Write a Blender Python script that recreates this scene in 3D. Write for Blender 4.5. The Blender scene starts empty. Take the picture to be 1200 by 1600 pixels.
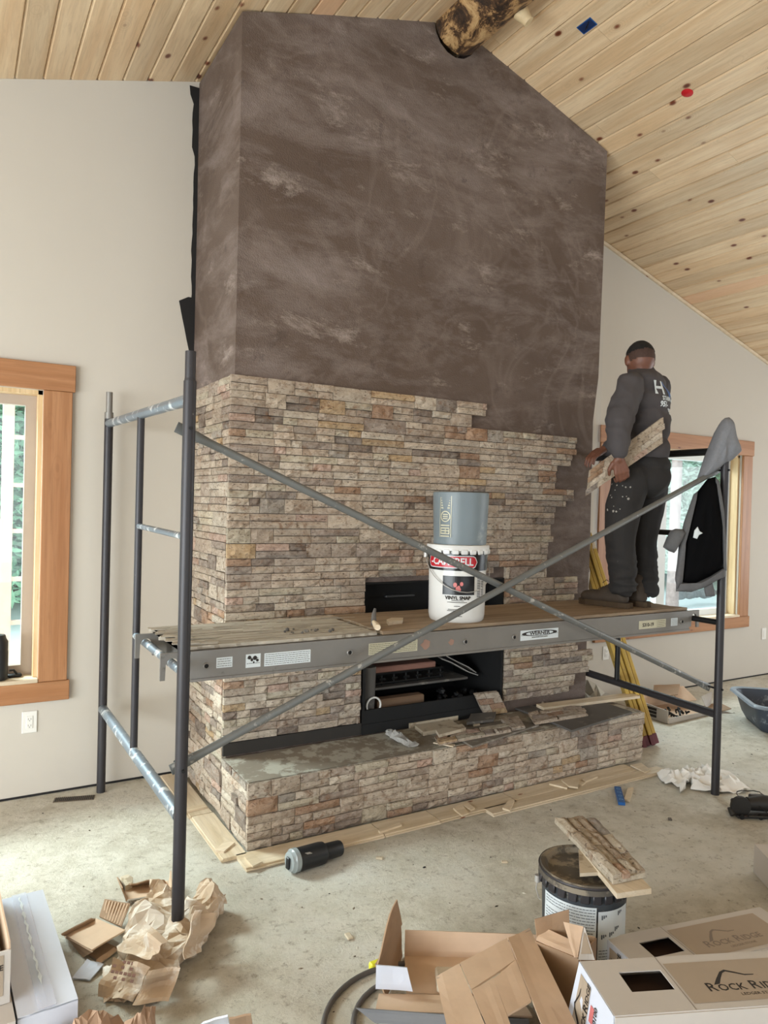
import bpy, bmesh, math, random
from mathutils import Vector, Matrix, noise
from math import sin, cos, pi, radians
random.seed(7)
C = bpy.context.scene.collection
SC = bpy.context.scene
# ---------------------------------------------------------------- camera
FPX, YAW, PITCH, ROLL, EYE = 1129.37, 0.53625574, -0.01005752, 0.02567015, 1.6
_f = Vector((sin(YAW)*cos(PITCH), cos(YAW)*cos(PITCH), sin(PITCH)))
_r = Vector((cos(YAW), -sin(YAW), 0)); _u = _r.cross(_f)
CR = _r*cos(ROLL)+_u*sin(ROLL); CU = -_r*sin(ROLL)+_u*cos(ROLL); CF = _f
cam = bpy.data.cameras.new('camera'); camo = bpy.data.objects.new('camera', cam); C.objects.link(camo)
cam.sensor_fit = 'VERTICAL'; cam.sensor_height = 24; cam.lens = 24*FPX/1600; cam.clip_start = .02; cam.clip_end = 300
mw = Matrix.Identity(4)
for i in range(3):
    mw[i][0] = CR[i]; mw[i][1] = CU[i]; mw[i][2] = -CF[i]
mw[2][3] = EYE
camo.matrix_world = mw
SC.camera = camo
# ---------------------------------------------------------------- world, lights, exposure
W = bpy.data.worlds.new('world'); SC.world = W; W.use_nodes = True
nt = W.node_tree; bg = nt.nodes['Background']
sky = nt.nodes.new('ShaderNodeTexSky'); sky.sky_type = 'HOSEK_WILKIE'; sky.turbidity = 8; sky.ground_albedo = .8
sky.sun_direction = Vector((-.5, .3, .6)).normalized()
mxw = nt.nodes.new('ShaderNodeMixRGB'); mxw.inputs[0].default_value = .75; mxw.inputs[2].default_value = (.80, .93, 1, 1)
nt.links.new(sky.outputs[0], mxw.inputs[1]); nt.links.new(mxw.outputs[0], bg.inputs[0])
bg.inputs[1].default_value = 2.4
def area(name, loc, aim, sx, sy, power, col):
    l = bpy.data.lights.new(name, 'AREA'); l.shape = 'RECTANGLE'; l.size = sx; l.size_y = sy; l.energy = power; l.color = col
    o = bpy.data.objects.new(name, l); C.objects.link(o); o.location = loc
    o.rotation_euler = (Vector(aim)-Vector(loc)).to_track_quat('-Z', 'Y').to_euler()
    return o
area('daylight_left_doors', (-3.75, .6, 1.2), (0, 1.6, .5), 4.6, 1.9, 450, (.90, .97, 1))
area('daylight_right_windows', (8.75, 1.2, 1.5), (4, 2.4, 1.6), 4.2, 1.5, 105, (.93, .97, 1))
area('daylight_behind', (2.2, -5.8, 1.7), (2.2, 3, 1.9), 6.5, 2.6, 70, (.96, .97, 1))
area('daylight_gable_left', (-2.1, 6.5, 3.9), (1.1, 3.7, .5), 2.2, 1.6, 1200, (.88, .97, 1))
area('daylight_gable_right', (6.1, 6.9, 4.3), (5.2, 3.0, 0), 2.4, 1.6, 480, (.84, .93, 1))
SC.view_settings.view_transform = 'Standard'; SC.view_settings.look = 'None'
SC.view_settings.gamma = 1; SC.view_settings.use_curve_mapping = False
SC.view_settings.exposure = -0.38
# ---------------------------------------------------------------- geometry helpers
def ray(x, y): return CR*((x-600)/FPX) - CU*((y-800)/FPX) + CF
O = Vector((0, 0, EYE))
def FZ(x, y, z=0.0):
    d = ray(x, y); return O + d*((z-EYE)/d.z)
def FY(x, y, Y):
    d = ray(x, y); return O + d*(Y/d.y)
def FX(x, y, X):
    d = ray(x, y); return O + d*(X/d.x)
def FD(x, y, dep): return O + ray(x, y)*dep
def srgb(r, g, b):
    f = lambda c: (c/255/12.92) if c/255 <= .04045 else ((c/255+.055)/1.055)**2.4
    return (f(r), f(g), f(b))
PM = {}                                       # world matrix of every empty
class MB:
    """collects faces in world (or local) coordinates and links them as one mesh object"""
    def __init__(s): s.v = []; s.f = []; s.c = []; s.m = []; s.col = (1, 1, 1); s.mi = 0
    def add(s, vs, fs):
        n = len(s.v); s.v += [Vector(v) for v in vs]
        for f in fs: s.f.append([n+i for i in f]); s.c.append(s.col); s.m.append(s.mi)
        return s
    def box(s, a, b, T=None):
        x0, y0, z0 = a; x1, y1, z1 = b
        vs = [Vector(p) for p in ((x0,y0,z0),(x1,y0,z0),(x1,y1,z0),(x0,y1,z0),(x0,y0,z1),(x1,y0,z1),(x1,y1,z1),(x0,y1,z1))]
        if T: vs = [T@v for v in vs]
        return s.add(vs, [(0,3,2,1),(4,5,6,7),(0,1,5,4),(1,2,6,5),(2,3,7,6),(3,0,4,7)])
    def bbox(s, a, b, bev=.004, T=None):
        """box with chamfered edges"""
        x0, y0, z0 = a; x1, y1, z1 = b; e = min(bev, (x1-x0)*.45, (y1-y0)*.45, (z1-z0)*.45)
        bm = bmesh.new(); bmesh.ops.create_cube(bm, size=1)
        for v in bm.verts: v.co = Vector(((x0+x1)/2+v.co.x*(x1-x0), (y0+y1)/2+v.co.y*(y1-y0), (z0+z1)/2+v.co.z*(z1-z0)))
        bmesh.ops.bevel(bm, geom=list(bm.edges), offset=e, segments=1, affect='EDGES')
        return s.bm(bm, T)
    def bm(s, bm, T=None):
        bm.verts.index_update()
        vs = [(T@v.co if T else v.co.copy()) for v in bm.verts]; fs = [[v.index for v in f.verts] for f in bm.faces]
        bm.free(); return s.add(vs, fs)
    def prism(s, poly, d):
        """3-D polygon extruded by vector d"""
        n = len(poly); d = Vector(d); p = [Vector(q) for q in poly]
        return s.add(p+[q+d for q in p], [list(range(n))[::-1], [n+i for i in range(n)]]+[(i, (i+1) % n, n+(i+1) % n, n+i) for i in range(n)])
    def slab(s, poly, z0, z1): return s.prism([(p[0], p[1], z0) for p in poly], (0, 0, z1-z0))
    def tube(s, pts, rr, seg=12, cap=True, flat=None):
        pts = [Vector(p) for p in pts]; n = len(pts)
        if not hasattr(rr, '__len__'): rr = [rr]*n
        vs = []; up = None
        for i, p in enumerate(pts):
            t = (pts[min(i+1, n-1)]-pts[max(i-1, 0)]).normalized()
            if up is None: up = Vector((0, 0, 1)) if abs(t.z) < .9 else Vector((1, 0, 0))
            a = t.cross(up).normalized(); b = a.cross(t).normalized(); up = b
            fa, fb = (1, 1) if flat is None else flat[i]
            for k in range(seg):
                th = 2*pi*k/seg; vs.append(p+a*cos(th)*rr[i]*fa+b*sin(th)*rr[i]*fb)
        fs = [(i*seg+k, i*seg+(k+1) % seg, (i+1)*seg+(k+1) % seg, (i+1)*seg+k) for i in range(n-1) for k in range(seg)]
        if cap: fs += [list(range(seg))[::-1], [(n-1)*seg+k for k in range(seg)]]
        return s.add(vs, fs)
    def lathe(s, prof, cen, seg=32, T=None, caps=(False, False)):
        cen = Vector(cen); vs = []
        for r, z in prof:
            for k in range(seg):
                v = Vector((r*cos(2*pi*k/seg), r*sin(2*pi*k/seg), z)); vs.append((T@v if T else v)+cen)
        n = len(prof); fs = [(i*seg+k, i*seg+(k+1) % seg, (i+1)*seg+(k+1) % seg, (i+1)*seg+k) for i in range(n-1) for k in range(seg)]
        if caps[0]: fs.append(list(range(seg))[::-1])
        if caps[1]: fs.append([(n-1)*seg+k for k in range(seg)])
        return s.add(vs, fs)
    def grid(s, fn, nu, nv, closed_v=False):
        vs = [fn(i/nu, j/nv) for i in range(nu+1) for j in range(nv+1)]; w = nv+1
        return s.add(vs, [(i*w+j, (i+1)*w+j, (i+1)*w+j+1, i*w+j+1) for i in range(nu) for j in range(nv)])
    def sheet(s, quad, t=.004, nu=1, nv=1, bend=0.0, seed=0):
        """thin panel from 4 corners (a,b,c,d) with thickness t"""
        a, b, c, d = [Vector(q) for q in quad]; n = (b-a).cross(d-a).normalized()
        def f(u, v, o):
            p = a.lerp(b, u).lerp(d.lerp(c, u), v)
            return p+n*(o + bend*noise.noise(Vector((u*2+seed, v*2, seed*1.7))))
        k = len(s.v); w = nv+1; N = (nu+1)*w
        vs = [f(i/nu, j/nv, 0) for i in range(nu+1) for j in range(w)]+[f(i/nu, j/nv, t) for i in range(nu+1) for j in range(w)]
        fs = []
        for i in range(nu):
            for j in range(nv):
                q = (i*w+j, (i+1)*w+j, (i+1)*w+j+1, i*w+j+1); fs.append(q[::-1]); fs.append([N+x for x in q])
        for i in range(nu): fs.append((i*w, (i+1)*w, N+(i+1)*w, N+i*w)); fs.append(((i+1)*w+nv, i*w+nv, N+i*w+nv, N+(i+1)*w+nv))
        for j in range(nv): fs.append((j+1, j, N+j, N+j+1)); fs.append((nu*w+j, nu*w+j+1, N+nu*w+j+1, N+nu*w+j))
        return s.add(vs, fs)
    def build(s, name, mat, parent=None, smooth=False, colors=False, fixn=True, **tagkw):
        me = bpy.data.meshes.new(name)
        vs = s.v
        if parent is not None:
            inv = PM[parent.name].inverted(); vs = [inv@v for v in vs]
        me.from_pydata([tuple(v) for v in vs], [], s.f)
        mats = mat if isinstance(mat, (list, tuple)) else [mat]
        for m in mats: me.materials.append(m)
        if len(mats) > 1: me.polygons.foreach_set('material_index', s.m)
        if colors:
            a = me.color_attributes.new('Col', 'FLOAT_COLOR', 'CORNER'); k = 0; buf = []
            for f, c in zip(s.f, s.c): buf += [c[0], c[1], c[2], 1.0]*len(f)
            a.data.foreach_set('color', buf)
        if fixn:
            bm = bmesh.new(); bm.from_mesh(me); bmesh.ops.recalc_face_normals(bm, faces=bm.faces); bm.to_mesh(me); bm.free()
        if smooth:
            me.shade_smooth() if smooth is True else None
            if smooth is not True:
                me.shade_smooth()
                if hasattr(me, 'set_sharp_from_angle'): me.set_sharp_from_angle(angle=radians(smooth))
        o = bpy.data.objects.new(name, me); C.objects.link(o)
        if parent is not None: o.parent = parent; PM[o.name] = PM[parent.name]
        else: PM[o.name] = Matrix.Identity(4)
        tag(o, **tagkw); return o
def tag(o, label=None, cat=None, group=None, kind=None):
    if label: o['label'] = label
    if cat: o['category'] = cat
    if group: o['group'] = group
    if kind: o['kind'] = kind
    return o
def thing(name, label, cat, loc=(0, 0, 0), rz=0, group=None):
    o = bpy.data.objects.new(name, None); C.objects.link(o); o.location = loc; o.rotation_euler = (0, 0, rz); o.empty_display_size = .05
    PM[o.name] = Matrix.Translation(Vector(loc))@Matrix.Rotation(rz, 4, 'Z')
    return tag(o, label, cat, group)
def TR(loc, rz=0, rx=0, ry=0): return Matrix.Translation(Vector(loc))@Matrix.Rotation(rz, 4, 'Z')@Matrix.Rotation(ry, 4, 'Y')@Matrix.Rotation(rx, 4, 'X')
def frame(o, u, v):
    """matrix with x along u, y along v (made square), origin o"""
    u = Vector(u).normalized(); n = u.cross(Vector(v)).normalized(); v = n.cross(u)
    m = Matrix.Identity(4)
    for i in range(3): m[i][0] = u[i]; m[i][1] = v[i]; m[i][2] = n[i]; m[i][3] = o[i]
    return m
def text_bm(body, size, fn, ext=.0006, align='CENTER', bold=0.0, sx=1.0):
    """lettering as mesh; fn maps (x, y, z) of the flat text to a point"""
    cu = bpy.data.curves.new('t', 'FONT'); cu.body = body; cu.size = size; cu.extrude = ext; cu.align_x = align; cu.align_y = 'CENTER'; cu.resolution_u = 2; cu.offset = bold
    o = bpy.data.objects.new('t', cu); C.objects.link(o)
    bpy.context.view_layer.update()
    me = bpy.data.meshes.new_from_object(o.evaluated_get(bpy.context.evaluated_depsgraph_get()))
    vs = [fn(v.co.x*sx, v.co.y, v.co.z) for v in me.vertices]; fs = [list(p.vertices) for p in me.polygons]
    bpy.data.objects.remove(o); bpy.data.curves.remove(cu); bpy.data.meshes.remove(me)
    return vs, fs
def add_text(mb, *a, **k):
    vs, fs = text_bm(*a, **k); mb.add(vs, fs)
def fnoise(p, s, seed=0): return noise.noise(Vector(p)*s+Vector((seed*3.1, seed*1.3, seed*7.7)))
# ---------------------------------------------------------------- materials
class NT:
    def __init__(s, name, rough=.6, metal=0, spec=.5):
        s.m = bpy.data.materials.new(name); s.m.use_nodes = True; s.t = s.m.node_tree; s.b = s.t.nodes['Principled BSDF']
        s.b.inputs['Roughness'].default_value = rough; s.b.inputs['Metallic'].default_value = metal
        s.b.inputs['Specular IOR Level'].default_value = spec
    def n(s, typ, **kw):
        x = s.t.nodes.new(typ)
        for k, v in kw.items():
            if k in x.inputs.keys(): x.inputs[k].default_value = v
            else: setattr(x, k, v)
        return x
    def l(s, a, b): s.t.links.new(a, b)
    def coord(s, scale=(1, 1, 1), rand=False):
        tc = s.n('ShaderNodeTexCoord'); mp = s.n('ShaderNodeMapping'); mp.inputs['Scale'].default_value = scale
        s.l(tc.outputs['Object'], mp.inputs['Vector'])
        if rand:
            oi = s.n('ShaderNodeObjectInfo'); mu = s.n('ShaderNodeVectorMath', operation='MULTIPLY')
            cb = s.n('ShaderNodeCombineXYZ')
            for i in range(3): s.l(oi.outputs['Random'], cb.inputs[i])
            mu.inputs[1].default_value = (37, 53, 71); s.l(cb.outputs[0], mu.inputs[0]); s.l(mu.outputs[0], mp.inputs['Location'])
        return mp.outputs[0]
    def noise(s, vec, scale, detail=4, rough=.6, dist=0):
        x = s.n('ShaderNodeTexNoise'); x.inputs['Scale'].default_value = scale; x.inputs['Detail'].default_value = detail
        x.inputs['Roughness'].default_value = rough; x.inputs['Distortion'].default_value = dist; s.l(vec, x.inputs['Vector']); return x.outputs[0]
    def ramp(s, fac, stops):
        r = s.n('ShaderNodeValToRGB'); e = r.color_ramp.elements
        while len(e) < len(stops): e.new(.5)
        for i, (p, c) in enumerate(stops):
            e[i].position = p; e[i].color = (c[0], c[1], c[2], 1) if hasattr(c, '__len__') else (c, c, c, 1)
        s.l(fac, r.inputs[0]); return r.outputs[0]
    def mix(s, fac, a, b, mode='MIX'):
        x = s.n('ShaderNodeMixRGB', blend_type=mode)
        for i, v in ((0, fac), (1, a), (2, b)):
            if hasattr(v, 'is_linked') or hasattr(v, 'links'): s.l(v, x.inputs[i])
            elif i == 0: x.inputs[0].default_value = v
            else: x.inputs[i].default_value = (v[0], v[1], v[2], 1)
        return x.outputs[0]
    def col(s, c):
        if hasattr(c, 'links'): s.l(c, s.b.inputs['Base Color'])
        else: s.b.inputs['Base Color'].default_value = (c[0], c[1], c[2], 1)
    def bump(s, h, strength=.3, dist=.002):
        x = s.n('ShaderNodeBump'); x.inputs['Strength'].default_value = strength; x.inputs['Distance'].default_value = dist
        s.l(h, x.inputs['Height']); s.l(x.outputs[0], s.b.inputs['Normal'])
    def rough(s, fac, lo, hi):
        x = s.n('ShaderNodeMapRange'); x.inputs['To Min'].default_value = lo; x.inputs['To Max'].default_value = hi; s.l(fac, x.inputs[0]); s.l(x.outputs[0], s.b.inputs['Roughness'])
def plain(name, rgb, rough=.6, metal=0, var=.12, scale=9, bump=0, bs=60, rand=False, spec=.5):
    t = NT(name, rough, metal, spec); c = srgb(*rgb); v = t.coord(rand=rand)
    n = t.noise(v, scale, 5)
    t.col(t.mix(n, tuple(x*(1-var*1.6) for x in c), tuple(min(1, x*(1+var*1.4)) for x in c)))
    if bump: t.bump(t.noise(v, bs, 5), bump)
    return t.m
def speckled(name, rgb, sp, rough=.6, metal=0, amount=.62, scale=30, bump=.2, var=.15):
    """base colour with scattered spots of another colour (paint drips, dust, mortar)"""
    t = NT(name, rough, metal); v = t.coord(); c = srgb(*rgb); n = t.noise(v, 6, 5)
    base = t.mix(n, tuple(x*(1-var) for x in c), tuple(x*(1+var) for x in c))
    m = t.ramp(t.noise(v, scale, 6, .65), [(amount, 0), (amount+.07, 1)])
    t.col(t.mix(m, base, srgb(*sp))); t.bump(t.noise(v, 70, 4), bump); return t.m
def wood(name, a, b, knot=(60, 32, 14), grain=(1.0, 14.0), rough=.45, axis='Y', kn=1.0, randcol=True, pink=None, bump=.12, ks=None, skip=False, darker=0):
    """pine or cedar: stretched grain, growth rings and dark knots, different on each board"""
    t = NT(name, rough)
    g, cr = grain
    sc = {'X': (g, cr, cr), 'Y': (cr, g, cr), 'Z': (cr, cr, g)}[axis]
    v = t.coord(sc, rand=True)
    w = t.noise(v, 1.1, 3, .5, .4); w2 = t.noise(v, 4.5, 6, .7, .8)
    c1 = t.mix(t.ramp(w, [(.35, 0), (.65, 1)]), srgb(*a), srgb(*b))
    dk = tuple(x*.72 for x in srgb(*b))
    c2 = t.mix(t.ramp(w2, [(.45, 0), (.75, .65)]), c1, dk)
    if kn:
        ks = ks or {'X': (3.2, 8, 8), 'Y': (8, 3.2, 8), 'Z': (8, 8, 3.2)}[axis]
        v2 = t.coord(ks, rand=True)
        vo = t.n('ShaderNodeTexVoronoi'); vo.inputs['Scale'].default_value = 1.0; vo.inputs['Randomness'].default_value = 1; t.l(v2, vo.inputs['Vector'])
        dist = vo.outputs['Distance']
        if skip:
            gt = t.n('ShaderNodeMath', operation='LESS_THAN'); gt.inputs[1].default_value = .50; sx = t.n('ShaderNodeSeparateXYZ'); t.l(vo.outputs['Color'], sx.inputs[0]); t.l(sx.outputs[0], gt.inputs[0])
            ad = t.n('ShaderNodeMath', operation='ADD'); t.l(vo.outputs['Distance'], ad.inputs[0]); t.l(gt.outputs[0], ad.inputs[1]); dist = ad.outputs[0]
        rg = t.n('ShaderNodeMath', operation='SINE'); ml = t.n('ShaderNodeMath', operation='MULTIPLY'); ml.inputs[1].default_value = 70
        t.l(dist, ml.inputs[0]); t.l(ml.outputs[0], rg.inputs[0])
        halo = t.ramp(dist, [(.06, 1), (.28*kn, 0)])
        hr = t.mix(halo, (0, 0, 0), rg.outputs[0])
        c2 = t.mix(t.mix(.35, (0, 0, 0), hr), c2, tuple(x*.6 for x in srgb(*b)))
        c2 = t.mix(t.ramp(dist, [(.055*kn, 1), (.10*kn, 0)]), c2, tuple(x*2.2 for x in srgb(*knot)))
        c2 = t.mix(t.ramp(dist, [(.02*kn, 1), (.06*kn, 0)]), c2, srgb(*knot))
    if randcol:
        oi = t.n('ShaderNodeObjectInfo')
        hv = t.n('ShaderNodeHueSaturation'); mr = t.n('ShaderNodeMapRange'); mr.inputs['To Min'].default_value = .86; mr.inputs['To Max'].default_value = 1.1
        t.l(oi.outputs['Random'], mr.inputs[0]); t.l(mr.outputs[0], hv.inputs['Value']); t.l(c2, hv.inputs['Color']); c2 = hv.outputs[0]
        if pink:
            c2 = t.mix(t.ramp(oi.outputs['Random'], [(.91, 0), (.92, .45)]), c2, srgb(*pink))
    t.col(c2); t.bump(w2, bump); return t.m
M = {}
# drywall
t = NT('drywall', .85); v = t.coord(); n = t.noise(v, .8, 4); n2 = t.noise(v, 3, 6, .7)
c = t.mix(n, srgb(194, 187, 177), srgb(206, 199, 188)); sm = t.ramp(t.noise(v, 5.5, 7, .75), [(.70, 0), (.76, .35)])
t.col(t.mix(sm, c, srgb(170, 160, 146))); t.bump(t.noise(v, 90, 3), .08); M['drywall'] = t.m
# concrete sub-floor with dust and mortar smears
t = NT('concrete_floor', .62); v = t.coord(); n = t.noise(v, 1.1, 6, .65, .3)
c = t.ramp(n, [(.3, srgb(166, 156, 138)), (.5, srgb(196, 190, 174)), (.68, srgb(218, 216, 208))])
c = t.mix(t.ramp(t.noise(v, 8, 8, .75), [(.42, 0), (.60, .7)]), c, srgb(216, 210, 197))
c = t.mix(t.ramp(t.noise(v, 22, 8, .8), [(.54, 0), (.64, .7)]), c, srgb(134, 122, 104))
c = t.mix(t.ramp(t.noise(v, 60, 4, .7), [(.69, 0), (.74, .6)]), c, srgb(84, 72, 58))
sv = t.coord((5, 26, 8)); c = t.mix(t.ramp(t.noise(sv, 1.6, 6, .8, .8), [(.6, 0), (.66, .35)]), c, srgb(208, 204, 194))
t.col(c); t.rough(t.noise(v, 2.3, 5), .42, .75); t.bump(t.noise(v, 34, 9, .8), .9, .010); M['floor'] = t.m
# plaster scratch coat
t = NT('scratch_coat', .78); v = t.coord(); n = t.noise(v, 1.5, 5, .6, .5)
c = t.ramp(n, [(.3, srgb(80, 64, 54)), (.5, srgb(93, 77, 67)), (.72, srgb(108, 93, 85))])
sv = t.coord((1.2, 1.2, 3.2)); c = t.mix(t.ramp(t.noise(sv, 1.3, 9, .74, .35), [(.46, 0), (.70, .75)]), c, srgb(140, 127, 122))
dm = t.coord((1.0, 1.0, 2.2)); c = t.mix(t.ramp(t.noise(dm, 2.1, 10, .8, .25), [(.57, 0), (.70, .7)]), c, srgb(172, 158, 150))
c = t.mix(t.ramp(t.noise(v, 1.2, 4, .6, .8), [(.47, 0), (.5, .10), (.53, 0)]), c, srgb(176, 160, 152))
c = t.mix(t.ramp(t.noise(v, 7, 6, .7), [(.60, 0), (.70, .5)]), c, srgb(66, 54, 48))
t.col(c); br = t.n('ShaderNodeTexVoronoi'); br.inputs['Scale'].default_value = 130; t.l(t.coord(), br.inputs['Vector'])
mixh = t.mix(.5, t.noise(v, 9, 8, .7), br.outputs['Distance']); t.bump(mixh, .5, .008); M['plaster'] = t.m
# split travertine: the base colour of every stone comes from its attribute
t = NT('split_travertine', .8); v = t.coord(); at = t.n('ShaderNodeAttribute'); at.attribute_name = 'Col'
n = t.noise(v, 26, 7, .7, .6); c = t.mix(t.ramp(n, [(.3, 0), (.75, 1)]), t.mix(1, at.outputs['Color'], (.60, .57, .545), 'MULTIPLY'), t.mix(.35, at.outputs['Color'], (.78, .73, .66)))
big = t.ramp(t.noise(v, 16, 5, .65, .5), [(.40, srgb(140, 124, 112)), (.5, srgb(186, 170, 152)), (.6, srgb(206, 192, 174))]); c = t.mix(.14, c, big)
c = t.mix(t.ramp(t.noise(v, 13, 6, .7, 1), [(.55, 0), (.68, .75)]), c, srgb(128, 92, 64))
c = t.mix(t.ramp(t.noise(t.coord((1, 1, 2.5)), 48, 5, .7, .4), [(.56, 0), (.64, .85)]), c, srgb(84, 66, 54))
t.col(c); t.bump(t.mix(.45, t.noise(v, 45, 8, .75), t.noise(v, 170, 4, .7)), 1.0, .009); M['stone'] = t.m
M['pine_ceiling'] = wood('knotty_pine_ceiling', (230, 206, 172), (216, 184, 145), knot=(84, 42, 24), rough=.33, pink=(222, 168, 134), ks=(8.5, 5.5, .01), kn=1.75, skip=True, darker=1)
M['cedar'] = wood('cedar_casing_upright', (178, 128, 88), (160, 108, 68), knot=(70, 34, 18), grain=(.8, 18), axis='Z', randcol=False, kn=.9, ks=(7, 7, 2.6))
M['cedar_h'] = wood('cedar_casing_level', (178, 128, 88), (162, 110, 70), knot=(70, 34, 18), grain=(.8, 18), axis='X', randcol=False, kn=.9, ks=(2.6, 7, 7))
M['pine'] = wood('raw_pine', (224, 208, 184), (206, 186, 156), knot=(104, 60, 34), grain=(1.5, 18), axis='X', kn=.7)
M['jamb'] = wood('clear_pine_jamb', (226, 200, 160), (208, 174, 126), grain=(.8, 16), axis='Z', kn=0, randcol=False)
M['ply'] = wood('worn_plywood', (164, 144, 120), (134, 114, 92), knot=(70, 50, 36), grain=(2.0, 30), axis='X', kn=.6, randcol=False, bump=.6, rough=.75)
M['ply_old'] = wood('splintered_plywood', (196, 188, 174), (146, 136, 122), knot=(60, 50, 40), grain=(3.0, 50), axis='X', kn=.4, randcol=False, bump=1.0, rough=.85)
# bark mottled log
t = NT('peeled_log', .6); v = t.coord((1, .6, 1)); n = t.noise(v, 9, 10, .78, .8)
t.col(t.ramp(n, [(.40, srgb(38, 26, 18)), (.48, srgb(84, 58, 36)), (.53, srgb(176, 138, 92)), (.66, srgb(214, 182, 134))])); t.bump(n, .7, .01); M['log'] = t.m
M['logend'] = plain('cut_log_end', (214, 190, 150), .6, var=.2, scale=20)
M['steel_dark'] = speckled('dark_painted_steel', (56, 54, 57), (142, 138, 132), .45, .35, .70, 40, .1)
M['steel_worn'] = speckled('worn_galvanised_tube', (128, 138, 148), (226, 230, 232), .38, .6, .54, 14, .25)
M['steel_brace'] = speckled('dusty_brace_tube', (112, 114, 113), (176, 174, 168), .5, .35, .6, 22, .2)
M['alu'] = speckled('dusty_aluminium', (134, 131, 127), (104, 100, 95), .45, .45, .64, 9, .15)
M['black'] = plain('black_metal', (20, 20, 21), .5, .2, .3)
M['flat_black'] = plain('firebox_black', (13, 13, 14), .8, 0, .3)
M['dkgrey'] = speckled('dusty_grey_sheet', (92, 88, 84), (130, 124, 116), .7, 0, .55, 8)
M['midgrey'] = speckled('mortar_dusted_board', (122, 114, 104), (160, 153, 143), .8, 0, .55, 7, .5)
M['hearthtop'] = speckled('hearth_cement_board', (142, 132, 118), (182, 178, 165), .75, 0, .50, 11, .6)
M['white_plastic'] = plain('white_plastic', (232, 230, 225), .35, var=.03)
M['vinyl'] = plain('almond_window_vinyl', (176, 160, 146), .4, var=.04)
M['vinylw'] = plain('white_window_vinyl', (226, 230, 230), .4, var=.04)
M['blue'] = plain('blue_plastic', (24, 84, 150), .4)
M['red'] = plain('red_plastic', (196, 24, 36), .4)
M['tar'] = plain('black_tar_paper', (24, 22, 22), .8, 0, .2, bump=.4)
M['lath'] = plain('galvanised_lath', (190, 188, 184), .45, .5)
M['carton'] = plain('kraft_cardboard', (208, 180, 154), .8, var=.08, scale=14, bump=.15, bs=40)
M['carton_dark'] = plain('brown_cardboard', (160, 132, 106), .8, var=.1, scale=14, bump=.15, bs=40)
M['carton_white'] = plain('white_faced_cardboard', (194, 187, 180), .6, var=.05, scale=6)
M['carton_gloss'] = plain('shiny_blue_lit_carton', (206, 212, 226), .28, var=.05, scale=5)  # glossy white card; the bluish daylight tint is put into its colour
M['print_taupe'] = plain('taupe_print', (166, 150, 132), .6, var=.05)
M['ink'] = plain('dark_ink', (38, 32, 30), .6, var=.02)
M['ink_grey'] = plain('grey_ink', (128, 116, 106), .6, var=.02)
M['paper'] = speckled('crumpled_kraft_paper', (196, 174, 150), (222, 212, 200), .75, 0, .50, 7, .4)
M['paper_print'] = plain('faded_paper_print', (112, 76, 62), .8)
M['cloth'] = plain('white_cloth', (240, 238, 234), .85, var=.05, bump=.2, bs=90)
M['pail_white'] = plain('white_pail', (224, 224, 222), .25, var=.03)
M['pail_grey'] = speckled('grey_pail', (118, 130, 137), (146, 156, 160), .4, 0, .6, 5, .1)
M['pail_black'] = speckled('mortar_dusted_black_pail', (58, 64, 70), (112, 106, 96), .45, 0, .56, 9, .2)
M['lid'] = speckled('dusty_pail_lid', (84, 78, 70), (130, 120, 104), .7, 0, .5, 12, .3)
M['label_white'] = plain('white_label', (214, 222, 226), .4, var=.03)
M['gold'] = plain('yellowed_print', (200, 196, 172), .4, .1)
M['yellow'] = speckled('yellow_fibreglass', (198, 164, 76), (166, 138, 84), .5, 0, .62, 12)
M['maroon'] = plain('maroon_rubber', (112, 62, 70), .6)
M['tub'] = speckled('mortar_smeared_tub', (62, 70, 84), (130, 138, 146), .45, 0, .57, 10, .2)
M['tub_rim'] = plain('scuffed_tub_rim', (134, 146, 158), .4, var=.2)
M['tumbler'] = plain('matt_black_tumbler', (32, 34, 37), .45, .1, .05)
M['rubber'] = plain('grey_black_hose', (88, 84, 82), .6, var=.2)
M['stone_raw'] = speckled('cut_travertine_back', (196, 182, 160), (158, 142, 120), .8, 0, .54, 16, .5)
t = NT('clear_plastic', .12); t.b.inputs['Transmission Weight'].default_value = .9; t.b.inputs['IOR'].default_value = 1.2; t.col((.9, .93, .95)); M['clear'] = t.m
t = NT('window_glass', .02); tr0 = t.n('ShaderNodeBsdfTransparent'); tr0.inputs[0].default_value = (.93, .97, .95, 1); gl0 = t.n('ShaderNodeBsdfGlossy'); gl0.inputs['Roughness'].default_value = .02; mx0 = t.n('ShaderNodeMixShader'); mx0.inputs[0].default_value = .06
t.l(tr0.outputs[0], mx0.inputs[1]); t.l(gl0.outputs[0], mx0.inputs[2]); t.l(mx0.outputs[0], [q for q in t.t.nodes if q.type == 'OUTPUT_MATERIAL'][0].inputs[0]); M['glass'] = t.m
# clothes and skin
M['skin'] = plain('brown_skin', (112, 72, 56), .5, var=.1, scale=30)
M['hair'] = plain('short_black_hair', (20, 17, 16), .85, var=.4, scale=90, bump=.8, bs=200)
M['sweat'] = plain('charcoal_sweatshirt', (74, 70, 72), .92, var=.1, scale=8, bump=.3, bs=120)
M['jeans'] = speckled('dusty_black_work_trousers', (40, 38, 38), (96, 90, 84), .9, 0, .70, 16, .4)
M['boot'] = plain('tan_brown_boot', (64, 53, 43), .75, var=.25, scale=20, bump=.4)
M['sole'] = plain('boot_sole', (74, 58, 40), .8)
M['fleece'] = plain('heather_grey_fleece', (128, 130, 136), .95, var=.12, scale=60, bump=.5, bs=180)
M['fleece_dk'] = plain('dark_grey_rib_knit', (98, 98, 100), .95, var=.12, scale=60, bump=.5, bs=180)
M['lining'] = plain('black_quilted_lining', (6, 6, 8), .8, var=.3, scale=12, bump=.4, bs=30, spec=.1)
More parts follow.
